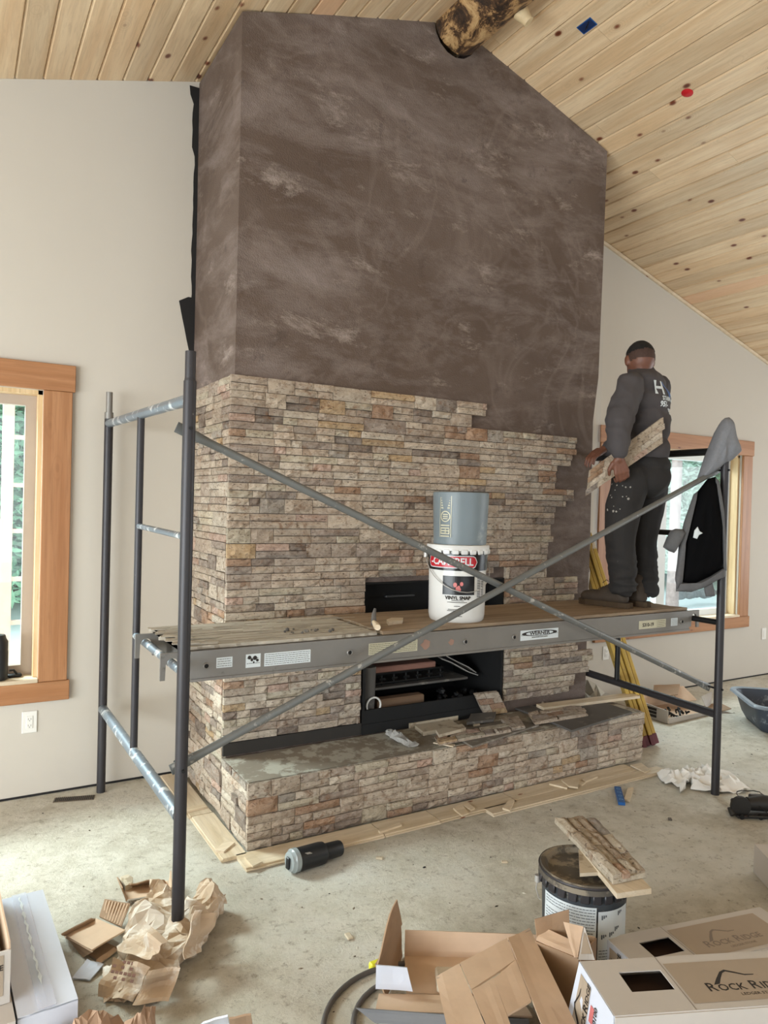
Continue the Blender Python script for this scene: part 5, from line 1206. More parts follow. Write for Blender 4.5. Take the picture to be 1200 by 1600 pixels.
for col0, col1, n in ((-.145, -.06, 22), (-.055, .04, 22), (.055, .17, 9)):
    for k in range(n):
        z = (.265-k*.0098) if n > 10 else (.13-k*.0098); x = col0
        if rr.random() < .12: continue
        while x < col1-.004:
            w = rr.uniform(.004, .016); x1 = min(x+w, col1); b.add([cf(x, 0, 0)+up*z, cf(x1, 0, 0)+up*z, cf(x1, .0026, 0)+up*z, cf(x, .0026, 0)+up*z], [(0, 1, 2, 3)]); x = x1+.0022
for x, z in ((.062, .235), (.062, .17), (.092, .175), (.115, .19), (.128, .24)): 
    for q in range(3): b.add([cf(x+q*.007, 0, 0)+up*(z+.004*q), cf(x+q*.007+.005, 0, 0)+up*(z+.004*q), cf(x+q*.007+.005, .014, 0)+up*z, cf(x+q*.007, .016, 0)+up*z], [(0, 1, 2, 3)])
b.build('fine_print', plain('grey_blue_print', (96, 104, 112), .5), lb_, fixn=False, kind='stuff')
b = MB(); a0 = TC2-1.35; h0 = Vector((dx+.162*cos(a0), dy+.162*sin(a0), .29)); tn = Vector((-sin(a0), cos(a0), 0))
b.tube([h0+tn*.0, h0+Vector((cos(a0), sin(a0), 0))*.006+tn*.012-up*.03, h0+tn*.035-up*.05, h0+tn*.065-up*.04], .0025, 6); b.tube([h0-up*.012, h0+up*.012], .010, 8); b.build('handle', M['lath'], dp, smooth=50)
# pine board then rough stone panel resting on it
LT = .3495
A = FZ(905, 1330, LT+.018); 
def bar(name, p0, p1, wd, z0, th, mat, lab, cat, **k):
    d = (p1-p0); d.z = 0; n_ = Vector((d.y, -d.x, 0)).normalized()*wd/2
    return p0, p1, n_
q = [FZ(906, 1325, LT+.02), FZ(955, 1322, LT+.02), FZ(1018, 1388, LT+.02), FZ(964, 1396, LT+.02)]
b = MB(); b.prism([p-up*.018 for p in q], (0, 0, .018)); b.build('pine_offcut', M['pine_y'], label='pale pine offcut under the stone panel overhanging the dark pail', cat='board')
q = [FZ(903, 1322, LT+.02), FZ(926, 1318, LT+.02), FZ(945, 1352, LT+.02), FZ(906, 1360, LT+.02)]
A_, B_, C_, D_ = FZ(867, 1274, LT+.052), FZ(926, 1272, LT+.052), FZ(1009, 1357, LT+.052), FZ(958, 1368, LT+.052)
L1 = (D_-A_).length
r = random.Random(15); b = MB()
f = lambda u_, v_, h_: A_.lerp(D_, u_).lerp(B_.lerp(C_, u_), v_)+up*h_
strips = [(0, .27, [0, .30, .62, 1]), (.27, .5, [.02, .25, .55, .85, 1.02]), (.5, .74, [-.0, .33, .62, .80, .98]), (.74, 1, [.06, .40, .72, 1.0])]
bcol = [srgb(176, 158, 130), srgb(188, 172, 146), srgb(166, 144, 112), srgb(200, 186, 162), srgb(150, 126, 96), srgb(128, 118, 108)]
b.col = srgb(206, 194, 170); b.prism([f(0, 0, -.030), f(1, 0, -.030), f(1, 1, -.030), f(0.02, 1, -.030)], (0, 0, .016))
for si, (v0, v1, cu) in enumerate(strips):
    for i in range(len(cu)-1):
        b.col = r.choice(bcol)
        if si == 3 and i == 0: b.col = srgb(112, 104, 96)
        if si == 1 and i == 3: b.col = srgb(176, 128, 92)
        u0, u1 = cu[i]+.004, cu[i+1]-.004; n_u = 4; hs = r.uniform(-.004, .006); top_ = []
        for p in range(n_u+1):
            for q_ in range(3):
                ed = p in (0, n_u) or q_ in (0, 2); top_.append(f(u0+(u1-u0)*p/n_u, v0+.006+(v1-v0-.012)*q_/2, hs+(r.uniform(-.008, -.003) if ed else r.uniform(-.002, .006))))
        fs = [(p*3+q_, (p+1)*3+q_, (p+1)*3+q_+1, p*3+q_+1) for p in range(n_u) for q_ in range(2)]
        lo = [f(u0, v0+.006, -.016), f(u1, v0+.006, -.016), f(u1, v1-.006, -.016), f(u0, v1-.006, -.016)]; k = len(top_)
        b.add(top_+lo, fs+[[k, k+1]+[p*3 for p in range(n_u, -1, -1)], [k+1, k+2]+[n_u*3+q_ for q_ in (2, 1, 0)], [k+2, k+3]+[p*3+2 for p in range(0, n_u+1)], [k+3, k]+[0, 1, 2]])
b.build('ledger_stone', M['stone'], colors=True, label='long rough split stone panel lying across the dark pail', cat='stone panel')
q = [FZ(904, 1325, LT+.014), FZ(914, 1322, LT+.014), FZ(938, 1362, LT+.014), FZ(906, 1364, LT+.014)]
MB().prism([p-up*.013 for p in q], (0, 0, .012)).build('stone_offcut', M['stone_raw'], label='small pale stone offcut on the dark pail lid', cat='stone offcut')
# ---------------------------------------------------------------- hose, bags, cardboard
cc = Vector((1.27, 1.80, 0)); b = MB(); pts = []
for k in range(33):
    a = radians(250)-k*radians(5.6); rad = .335-.0010*k; pts.append((cc.x+rad*cos(a), cc.y+rad*sin(a), .010))
b.tube(pts, .0085, 10); b.build('hose_coil', M['rubber'], smooth=True, label='loosely coiled grey rubber hose on the floor in front of the centre carton', cat='hose')
cc2 = Vector((1.28, 1.80, 0)); b = MB(); b.tube([(cc2.x+.235*cos(radians(90+k*10)), cc2.y+.235*sin(radians(90+k*10)), .010) for k in range(14)], .0085, 10); b.build('hose_coil', M['rubber'], smooth=True, label='inner loop of grey hose under the centre carton flap', cat='hose')
p = FZ(586, 1506, .02); MB().bbox((-.02, -.012, -.018), (.02, .012, .008), .004, Matrix.Translation(p)).build('yellow_clip', plain('bright_yellow', (226, 222, 60), .5), label='small bright yellow clip beside the hose and the carton corner', cat='clip')
pb = thing('paper_bag', 'crumpled kraft mortar bag around the foot of the near left scaffold pole', 'paper bag', (.62, 2.45, 0))
z = lambda px, py, h=0: FZ(px, py, h)
crumple('bag_body', [z(165, 1545), z(215, 1535), z(262, 1500), z(288, 1470)], [.085, .10, .085, .06], [.02, .05, .09, .09], M['paper'], None, None, 1, .012, 26, 18, parent=pb)
crumple('bag_mouth', [z(218, 1508), z(232, 1470), z(246, 1432), z(254, 1418)], [.07, .085, .07, .05], [.06, .10, .09, .10], M['paper'], None, None, 2, .013, 22, 16, parent=pb)
crumple('bag_fold', [z(275, 1500), z(300, 1470), z(318, 1440), z(332, 1420)], [.06, .075, .06, .05], [.06, .10, .12, .10], M['paper'], None, None, 4, .012, 22, 16, parent=pb)
b = MB()
for q_, sd in (((z(152, 1556, .012), z(208, 1566, .02), z(236, 1512, .10), z(178, 1496, .085)), 3), ((z(210, 1566, .012), z(266, 1560, .02), z(282, 1512, .09), z(236, 1512, .102)), 5), ((z(186, 1488, .05), z(238, 1500, .12), z(262, 1470, .15), z(226, 1438, .12)), 7), ((z(286, 1500, .10), z(318, 1486, .04), z(334, 1428, .12), z(300, 1424, .17)), 9)):
    b.sheet(q_, .002, 9, 8, .045, sd)
b.build('folded_panels', M['paper'], pb)
b = MB(); A = z(175, 1502, .07); u1 = (z(228, 1512, .085)-A); v1 = (z(160, 1545, .05)-A)
rr = random.Random(6)
for j in range(4):
    for i in range(6):
        o_ = A+u1*(.15+i*.12)+v1*(.2+j*.2)+up*.028; b.prism([o_, o_+u1*.09, o_+u1*.09+v1*.10, o_+v1*.10], (0, 0, .001)) if rr.random() < .75 else None
b.build('printed_letters', M['paper_print'], pb)
crumple('brown_paper', [z(75, 1690, .0), z(125, 1680, .0), z(190, 1678, .0), z(240, 1672, .0)], [.05, .06, .06, .05], [.12, .14, .135, .14], M['paper'] if False else plain('brown_paper', (164, 134, 110), .75, var=.15, bump=.4), 'torn brown paper sack at the bottom edge beside the shiny carton', 'paper bag', 9, .009, 30, 14)
# cardboard pieces left of the pole
k1 = thing('cardboard_tray', 'small open kraft tray with printed edge behind the crumpled bag', 'cardboard', tuple(z(220, 1400)))
panel(k1, [z(198, 1409, .003), z(262, 1402, .003), z(262, 1378, .003), z(192, 1384, .003)], M['carton'], name='bottom')
panel(k1, [z(198, 1411, .002), z(263, 1399, .002), z(263, 1396, .028), z(200, 1405, .028)], M['carton_white'], name='printed_edge')
panel(k1, [z(196, 1409, .003), z(191, 1384, .003), z(182, 1371, .05), z(190, 1388, .05)], M['carton_dark'], name='flap')
panel(k1, [z(192, 1383, .003), z(262, 1378, .003), z(256, 1374, .045), z(205, 1381, .04)], M['carton_dark'], name='flap', bend=.02)
panel(k1, [z(262, 1402, .003), z(263, 1378, .003), z(266, 1360, .06), z(268, 1385, .06)], M['carton'], name='flap')
b = MB(); a = z(204, 1407.5, .016); e = z(258, 1399.5, .016); uu = (e-a).normalized()
add_text(b, 'NET 12 UNITS', .024, lambda X, Y, Z: a.lerp(e, .5)+uu*X+up*Y+Vector((.3, -1, 0)).normalized()*(.008+Z), .0002, 'CENTER', 0, 1.0); b.build('lettering', M['ink_grey'], k1)
slabpix('white_offcut', [(188, 1370), (200, 1366), (208, 1371), (207, 1379), (196, 1384)], 0, .03, M['stone_raw'], 'small pale stone offcut behind the open kraft tray', 'stone offcut')
k2 = thing('cardboard_flap_sheet', 'flat kraft box lid with lifted corrugated flap left of the bag', 'cardboard', tuple(z(150, 1470)))
panel(k2, [z(103, 1464, .03), z(144, 1486, .05), z(196, 1455, .05), z(150, 1437, .04)], M['carton'], name='sheet', bend=.004)
panel(k2, [z(156, 1434, .045), z(190, 1449, .045), z(204, 1413, .07), z(164, 1406, .07)], M['carton_dark'], name='corrugated_flap')
panel(k2, [z(98, 1460, .006), z(104, 1466, .03), z(144, 1488, .05), z(130, 1496, .004)], M['carton_dark'], name='side_flap')
panel(k2, [z(103, 1463, .03), z(96, 1461, .05), z(143, 1436, .06), z(151, 1437, .04)], M['carton_dark'], name='side_flap')
b = MB(); q0, q1, q2, q3 = z(158, 1433, .048), z(189, 1447, .048), z(202, 1414, .073), z(165, 1407, .073)
for k in range(8):
    s_ = (k+.5)/8; b.tube([q0.lerp(q1, s_), q3.lerp(q2, s_)], .0035, 6)
b.build('corrugations', M['carton'], k2)
panel(k2, [z(115, 1480, .004), z(156, 1502, .004), z(186, 1484, .004), z(150, 1466, .004)], M['carton_dark'], name='lower_sheet', bend=.003)
panel(k2, [z(150, 1503, .006), z(157, 1506, .008), z(184, 1486, .008), z(178, 1482, .006)], M['carton'], name='lower_edge')
k3 = MB(); k3.sheet([z(113, 1529, .006), z(140, 1533, .003), z(162, 1508, .012), z(136, 1500, .014)], .004, 4, 4, .004, 3); k3.build('white_card_flap', M['carton_gloss'], label='rounded white card flap on the floor beside the shiny carton', cat='cardboard')
k4 = thing('carton_corner', 'white and brown carton corner poking up at the bottom edge', 'cardboard', tuple(z(350, 1620)))
panel(k4, [z(300, 1612, .06), z(362, 1612, .07), FD(356, 1585, 1.95), FD(318, 1596, 1.95)], M['carton_gloss'], name='panel')
panel(k4, [FD(358, 1588, 1.94), z(364, 1625, .05), z(398, 1625, .05), FD(392, 1583, 1.95)], M['carton_dark'], name='panel')
# far cardboard box on the floor behind the right pole
fx = thing('open_carton', 'open white and kraft box of black fittings behind the right scaffold pole', 'box', (4.95, 3.75, 0))
g = lambda px, py, h=0.003: FZ(px, py, h)
G0, G1 = g(1022, 1128), g(1044, 1131); G2 = g(1128, 1112); G3 = g(1090, 1098)
f0 = Vector((4.60, 3.63, 0)); fu = (G2-G1).normalized(); fv = Vector((-fu.y, fu.x, 0)); G1 = Vector((G1.x, G1.y, 0)); W2 = .36; L2 = .62; H2 = .085
X = lambda a, b_, c: G1+fu*a+fv*b_+up*c
panel(fx, [X(0, 0, .003), X(L2, 0, .003), X(L2, W2, .003), X(0, W2, .003)], M['carton'], name='bottom')
panel(fx, [X(0, 0, .003), X(L2, 0, .003), X(L2, 0, .03), X(0, 0, .045)], M['carton_white'], name='front_wall')
panel(fx, [X(0, W2, .003), X(0, 0, .003), X(0, 0, .10), X(0, W2, .12)], M['carton_white'], name='end_wall')
panel(fx, [X(L2, W2, .003), X(0, W2, .003), X(0, W2, .12), X(L2*.8, W2, .12)], M['carton'], name='back_wall')
panel(fx, [X(.25, W2*.9, .10), X(.42, W2*.6, .12), X(.60, W2*.9, .16), X(.40, W2*1.2, .15)], M['carton_dark'], name='flap'); panel(fx, [X(.42, W2*.55, .06), X(.62, W2*.5, .06), X(.64, W2*.9, .14), X(.46, W2*.95, .14)], M['carton'], name='flap'); panel(fx, [X(.58, W2*.2, .03), X(.70, W2*.3, .03), X(.74, W2*.35, .13), X(.62, W2*.4, .10)], M['carton_white'], name='flap')
panel(fx, [X(L2, 0, .004), X(L2+.12, -.05, .03), X(L2+.14, .08, .05), X(L2, .15, .01)], M['carton_dark'], name='flap')
b = MB()
for k in range(3): b.prism([X(-.006, .10+.0*k, .022+k*.026), X(-.006, .20, .022+k*.026), X(-.006, .20, .042+k*.026), X(-.006, .10, .042+k*.026)], fu*-.001)
b.build('printed_marks', M['ink'], fx)
b = MB(); rr = random.Random(4)
for k in range(14): p = X(rr.uniform(.14, .34), rr.uniform(.05, .2), .02); q_ = p+Vector((rr.uniform(-.05, .05), rr.uniform(-.05, .05), rr.uniform(0, .03))); b.tube([p, q_], rr.uniform(.006, .012), 6)
b.build('black_fittings', M['black'], kind='stuff', label='tangle of small black fittings inside the box behind the right pole', cat='fittings')
# little rubbish on the floor
for px, py, s_, m_, lab in ((593, 1342, .016, 'stone_raw', 'tiny pale chip on the floor right of the tumbler'), (545, 1465, .018, 'stone_raw', 'white crumb on the floor above the hose coil'), (788, 1348, .014, 'pine', 'small pale wood chip on the open floor left of the dark pail'), (663, 1356, .008, 'black', 'tiny dark pebble on the middle of the floor'), (1047, 1281, .014, 'dkgrey', 'dark chip on the floor left of the cutting tool')):
    p = FZ(px, py); MB().bbox((-s_, -s_*.6, .0), (s_, s_*.6, s_*.5), .002, Matrix.Translation(p+up*.0005)@Matrix.Rotation(px, 4, 'Z')).build('floor_chip', M[m_], label=lab, cat='chip')
b = MB(); rr = random.Random(77)
for k in range(420):
    x = rr.uniform(-.6, 5.5); y = rr.uniform(1.6, 4.1)
    if 1.0 < x < 3.85 and y > 2.85: continue
    s_ = rr.choice([.0015, .002, .003, .005]); h_ = s_*rr.uniform(.5, 1); a = rr.uniform(0, 6); c, s2 = cos(a)*s_, sin(a)*s_; k2_ = rr.uniform(.5, 2.4)
    b.col = rr.choice([srgb(90, 78, 64), srgb(206, 200, 188), srgb(130, 118, 102), srgb(60, 52, 46)]); b.add([(x-c*k2_, y-s2*k2_, .0005), (x+s2, y-c, .0005), (x+c*k2_, y+s2*k2_, .0005), (x-s2, y+c, .0005), (x, y, h_)], [(0, 1, 4), (1, 2, 4), (2, 3, 4), (3, 0, 4)])
t = NT('debris', .9); at = t.n('ShaderNodeAttribute'); at.attribute_name = 'Col'; t.col(at.outputs['Color']); b.build('floor_debris', t.m, colors=True, kind='stuff', label='scattered mortar crumbs and splinters over the floor', cat='debris')
# ---------------------------------------------------------------- organic shapes by voxel union
from mathutils.bvhtree import BVHTree
def blob_mesh(items, voxel, wrinkle=None, smooth_it=3):
    """items: ('e', centre, (rx, ry, rz), rotation) ellipsoids or ('c', [(point, radius), ...]) chains; returns verts, faces"""
    bm = bmesh.new()
    for it in items:
        if it[0] == 'e':
            m = Matrix.Translation(it[1])@it[3].to_4x4()@Matrix.Diagonal((*it[2], 1)); bmesh.ops.create_icosphere(bm, subdivisions=3, radius=1, matrix=m)
        else:
            ch = it[1]
            for (p, r0), (q, r1) in zip(ch, ch[1:]):
                p = Vector(p); q = Vector(q); n = max(2, int((q-p).length/(min(r0, r1)*.3)))
                for k in range(n+1):
                    t = k/n; bmesh.ops.create_icosphere(bm, subdivisions=2, radius=r0+(r1-r0)*t, matrix=Matrix.Translation(p.lerp(q, t)))
    me = bpy.data.meshes.new('tmp'); bm.to_mesh(me); bm.free()
    o = bpy.data.objects.new('tmp', me); C.objects.link(o); m = o.modifiers.new('r', 'REMESH'); m.mode = 'VOXEL'; m.voxel_size = voxel
    s = o.modifiers.new('s', 'SMOOTH'); s.factor = .5; s.iterations = smooth_it
    bpy.context.view_layer.update(); ev = o.evaluated_get(bpy.context.evaluated_depsgraph_get()); m2 = bpy.data.meshes.new_from_object(ev)
    vs = [v.co.copy() for v in m2.vertices]; ns = [v.normal.copy() for v in m2.vertices]; fs = [list(p.vertices) for p in m2.polygons]
    bpy.data.objects.remove(o); bpy.data.meshes.remove(me); bpy.data.meshes.remove(m2)
    if wrinkle: vs = [v+n*wrinkle(v) for v, n in zip(vs, ns)]
    return vs, fs
def blob(name, items, mat, parent, voxel=.01, wrinkle=None, label=None, smooth_it=3, cut=None):
    vs, fs = blob_mesh(items, voxel, wrinkle, smooth_it)
    if cut: fs = [f for f in fs if all(cut(vs[i]) for i in f)]
    b = MB(); b.add(vs, fs); return b.build(name, mat, parent, smooth=True, label=label, fixn=False), vs, fs
# ---------------------------------------------------------------- the worker
Fw = Vector((-.30, .954, 0)).normalized(); Rt = Vector((Fw.y, -Fw.x, 0))          # facing, his right
FR = Matrix((Rt, Fw, Vector((0, 0, 1)))).transposed()
heel = FZ(983, 951, ZP); toe = FZ(915, 943, ZP); man = thing('person', 'man in charcoal sweatshirt and dusty black trousers standing on the plank holding a stone', 'person', ((heel.x+toe.x)/2+.1, (heel.y+toe.y)/2-.05, ZP+.001))
I3 = Matrix.Identity(3); J = FD
hc_ = J(1000.5, 561, 4.22)
HF = Vector((CF.x, CF.y, 0)).normalized(); HF = (HF+Vector((-.12, .1, 0))).normalized(); HRt = Vector((HF.y, -HF.x, 0)); HR = Matrix((HRt, HF, Vector((0, 0, 1)))).transposed()@Matrix.Rotation(radians(-14), 3, 'X')
head = [('e', hc_, (.078, .095, .10), HR), ('e', hc_+HR@Vector((0, .035, -.045)), (.060, .070, .075), HR),
        ('e', hc_+HR@Vector((-.080, .008, -.012)), (.012, .020, .032), HR), ('e', hc_+HR@Vector((.080, .008, -.012)), (.012, .020, .032), HR),
        ('e', hc_+HR@Vector((0, .112, -.025)), (.014, .018, .022), HR), ('e', hc_+HR@Vector((0, .100, -.065)), (.026, .012, .010), HR),
        ('e', hc_+HR@Vector((0, .09, -.095)), (.030, .025, .02), HR), ('e', hc_+HR@Vector((-.03, .092, .005)), (.018, .012, .008), HR), ('e', hc_+HR@Vector((.03, .092, .005)), (.018, .012, .008), HR),
        ('c', [(hc_+HR@Vector((0, -.01, -.05)), .060), (J(1003, 588, 4.24), .062)])]
shL, shR = J(985, 604, 4.08), J(1028, 606, 4.36); elL, wrL = J(968, 656, 3.98), J(967, 704, 3.925); elR, wrR = J(985, 672, 4.56), J(947, 703, 4.50)
chest, mid, waist, hip = J(1007, 612, 4.22), J(1011, 655, 4.21), J(1011, 700, 4.20), J(1009, 738, 4.20)
body = head+[('c', [(J(1003, 588, 4.24), .06), (chest, .10), (mid, .105), (waist, .10), (hip, .11)]), ('c', [(shL, .06), (elL, .045), (wrL, .030)]), ('c', [(shR, .06), (elR, .045), (wrR, .030)])]
kL, aL, kR, aR = J(969, 840, 4.10), J(972, 915, 4.12), J(1006, 840, 4.27), J(1007, 915, 4.27)
hL, hR = J(986, 748, 4.13), J(1019, 748, 4.28)
body += [('c', [(hL, .085), (kL, .055), (aL, .045)]), ('c', [(hR, .085), (kR, .055), (aR, .045)])]
# near (left) hand closing on the panel's lower edge
def hand(wr, pc, across, along, inward, thumb_side, curl=1.0, lens=(.036, .041, .039, .030), op=0.0):
    it = [('c', [(wr, .026), (pc-along*.035, .025)])]
    for k, s_ in enumerate((-.033, -.011, .011, .031)): it.append(('c', [(pc-along*.03+across*s_*.55, .015), (pc+along*.040+across*s_, .0125)]))
    for k, s_ in enumerate((-.033, -.011, .011, .031)):
        L = lens[k]; a = pc+along*.042+across*s_; p1 = a+(along*(.95)+inward*(.25+op*0)).normalized()*L; p2 = p1+(along*(.25+op)+inward*1.0).normalized()*L*.75; p3 = p2+(inward*.6-along*(.8*curl-op*1.2)).normalized()*L*.6
        it.append(('c', [(a, .0095), (p1, .0084), (p2, .0078), (p3, .0070)]))
    t0 = pc-along*.02+across*thumb_side*.036; t1 = t0+(across*thumb_side*.7+along*.8+inward*.3).normalized()*.040; t2 = t1+(along*.9+inward*.6).normalized()*.032
    it.append(('c', [(t0, .015), (t1, .0115), (t2, .0095)]))
    return it
alongL = (J(973, 740, 3.94)-J(967, 716, 3.93)).normalized(); inL = CF.copy(); acrL = alongL.cross(inL).normalized()
body += hand(J(967, 709, 3.92), J(969, 727, 3.925), acrL if acrL.dot(CR) > 0 else -acrL, alongL, inL, -1)
alongR = (J(930, 712, 4.46)-J(944, 704, 4.49)).normalized(); inR = (-CU+CF*.2).normalized(); acrR = alongR.cross(inR).normalized()
body += hand(wrR, J(937, 706, 4.47), acrR, alongR, inR, -1, .3, op=.3)
blob('body', body, M['skin'], man, .0052, smooth_it=2)
# hair: cap over the skull with a low fade
def haircut(v):
    q = HR.inverted()@(v-hc_); return q.z > .020+max(0, q.y)*.5
blob('hair', [('e', hc_+HR@Vector((0, 0, .003)), (.0815, .0985, .106), HR)], M['hair'], man, .007, lambda v: .0015*noise.noise(v*160), cut=haircut)
def fadecut(v):
    q = HR.inverted()@(v-hc_); return -.030+max(0, q.y)*.9 < q.z < .03+max(0, q.y)*.5
blob('hair_fade', [('e', hc_+HR@Vector((0, 0, .002)), (.0798, .0968, .1035), HR)], plain('faded_stubble', (70, 50, 42), .8, var=.3, scale=90), man, .007, cut=fadecut)
# sweatshirt
def wr_(amp, s1=9, s2=24):
    return lambda v: amp*.55*(1-abs(noise.noise(Vector((v.x*s1*1.3+v.z*9, v.y*s1*1.2-v.z*5, v.z*s1*1.3)))*2.8))+amp*1.1*noise.noise(v*s1*1.3)+amp*.35*noise.noise(v*s2)
sweat = [('e', J(1006, 603, 4.22), (.175, .115, .10), FR), ('e', J(1010, 628, 4.21), (.165, .125, .13), FR), ('e', J(1012, 665, 4.20), (.150, .125, .16), FR), ('e', J(1011, 702, 4.19), (.150, .125, .10), FR),
         ('c', [(J(1001, 579, 4.235), .070), (J(1004, 592, 4.23), .085)]),
         ('c', [(shL, .080), (elL, .078), (J(966, 690, 3.94), .066), (J(967, 705, 3.925), .044)]), ('c', [(shR, .080), (elR, .070), (J(958, 696, 4.51), .05), (J(950, 702, 4.50), .040)])]
so, sv, sf = blob('sweatshirt', sweat, M['sweat'], man, .009, wr_(.009, 7, 20))
MB().lathe([(.062, -.012), (.074, -.006), (.076, .008), (.066, .013), (.060, .004)], (0, 0, 0), 28).build('collar', M['sweat'], man, smooth=True).matrix_local = PM[man.name].inverted()@Matrix.Translation(J(1000.5, 577, 4.232))@HR.to_4x4()
# print on the back, laid on the cloth
tree = BVHTree.FromPolygons(sv, sf); bc = J(1012, 627, 4.20)
def onback(X, Y, Z):
    o = bc+Rt*X+up*Y-Fw*.5; h = tree.ray_cast(o, Fw); 
    return (h[0]-Fw*(.0025+Z)) if h[0] else bc+Rt*X+up*Y-Fw*.12
def back_text(s_, x, y, sz, bold=.001, sx=1):
    vs, fs = text_bm(s_, sz, onback_off(x, y), .0002, 'CENTER', bold, sx); return vs, fs
def onback_off(x, y): return lambda X, Y, Z: onback(X+x, Y+y, Z)
b = MB()
for s_, x, y, sz, bo in (('H', -.065, .060, .105, .003), ('S', .055, .015, .075, .002), ('STAIN', -.015, .004, .034, .001), ('951-', -.035, -.030, .042, .0015), ('33', .045, -.066, .05, .0015), ('60', .045, -.105, .04, .0015)): b.add(*back_text(s_, x, y, sz, bo))
b.build('back_print', M['label_white'], so, fixn=False)
b = MB(); b.add([onback(-.035+.06*k/8, .09-.09*(k/8)**1.5, 0) for k in range(9)]+[onback(-.02+.06*k/8, .105-.07*(k/8)**1.5, 0) for k in range(9)], [(i, i+1, 10+i, 9+i) for i in range(8)]); b.build('blue_swoosh', M['blue'], so, fixn=False)
# trousers
tro = [('e', J(1011, 728, 4.20), (.145, .125, .09), FR), ('e', J(1010, 748, 4.19), (.150, .135, .11), FR),
       ('c', [(hL, .105), (J(974, 790, 4.10), .098), (kL, .086), (J(972, 882, 4.11), .076), (J(973, 912, 4.12), .072)]),
       ('c', [(hR, .100), (J(1013, 792, 4.27), .090), (J(1006, 838, 4.27), .072), (J(1008, 880, 4.27), .066), (J(1009, 920, 4.26), .066)])]
def trw(v): 
    low = max(0, min(1, (1.45-v.z)/.35)); return .007*(1-abs(noise.noise(Vector((v.x*7, v.y*7, v.z*7)))*2.4))+.014*low*(1-abs(noise.noise(Vector((v.x*7, v.y*7, v.z*30)))*2.6))
to, tv, tf = blob('trousers', tro, M['jeans'], man, .010, trw, cut=lambda v: v.z > ZP+.052)
tree2 = BVHTree.FromPolygons(tv, tf); b = MB(); rr = random.Random(4)
for k in range(16):
    px, py = rr.uniform(948, 985), rr.uniform(752, 800); h = tree2.ray_cast(O, ray(px, py))
    if h[0]:
        n = h[1]; t1 = n.cross(up).normalized(); t2_ = n.cross(t1); s_ = rr.uniform(.003, .008); b.add([h[0]+n*.003+t1*s_*cos(q)+t2_*s_*rr.uniform(.7, 1.5)*sin(q) for q in (0, 1.05, 2.1, 3.14, 4.2, 5.2)], [list(range(6))])
b.build('mortar_spots', plain('dried_mortar_spots', (150, 146, 140), .8), to, fixn=False)
# boots
def boot(hl, dr, ank, lab=None):
    side = Vector((dr.y, -dr.x, 0)); out = [(-.01, .025), (-.02, .012), (-.02, -.012), (-.01, -.025)]
    prof = [(0, .0), (-.012, .5), (0.0, .85), (.05, .95), (.12, .82), (.19, 1.05), (.25, 1.05), (.29, .75), (.305, .3)]
    P = [hl+dr*x+side*w*.045 for x, w in prof]+[hl+dr*x-side*w*.043 for x, w in prof[::-1][:-1]]
    bt = blob('boot', [('c', [(hl+dr*.045+up*.055, .042), (hl+dr*.13+up*.052, .040), (hl+dr*.22+up*.050, .043), (hl+dr*.258+up*.046, .038)]), ('c', [(hl+dr*.05+up*.06, .043), (hl+dr*.06+up*.115, .043), (hl+dr*.065+up*.15, .043)]), ('c', [(hl+dr*.06+up*.12, .045), (hl+dr*.15+up*.075, .036)])], M['boot'], man, .008, wr_(.0015, 14), label=lab, cut=lambda v: v.z > hl.z+.022)[0]
    s_ = MB(); s_.prism([p+up*.001 for p in P], (0, 0, .026)); s_.prism([hl+(p-hl)*1.0+up*.0268 for p in P], (0, 0, .005)); s_.build('sole', M['sole'], bt)
    l_ = MB()
    for k in range(5):
        c = hl+dr*(.115+.022*k)+up*(.128-.011*k); l_.tube([c-side*.022, c+up*.006, c+side*.022], .0022, 6)
    l_.tube([hl+dr*.11+up*.135, hl+dr*.13+up*.155-side*.02, hl+dr*.15+up*.135-side*.03], .002, 6); l_.build('laces', M['black'], bt)
dr = (toe-heel); dr.z = 0; dr.normalize()
boot(Vector((heel.x, heel.y, ZP))+dr*.0, dr, J(973, 918, 4.12)); h2 = FZ(1011, 949, ZP); boot(Vector((h2.x, h2.y, ZP)), (dr+Rt*.12).normalized(), J(1008, 918, 4.27))
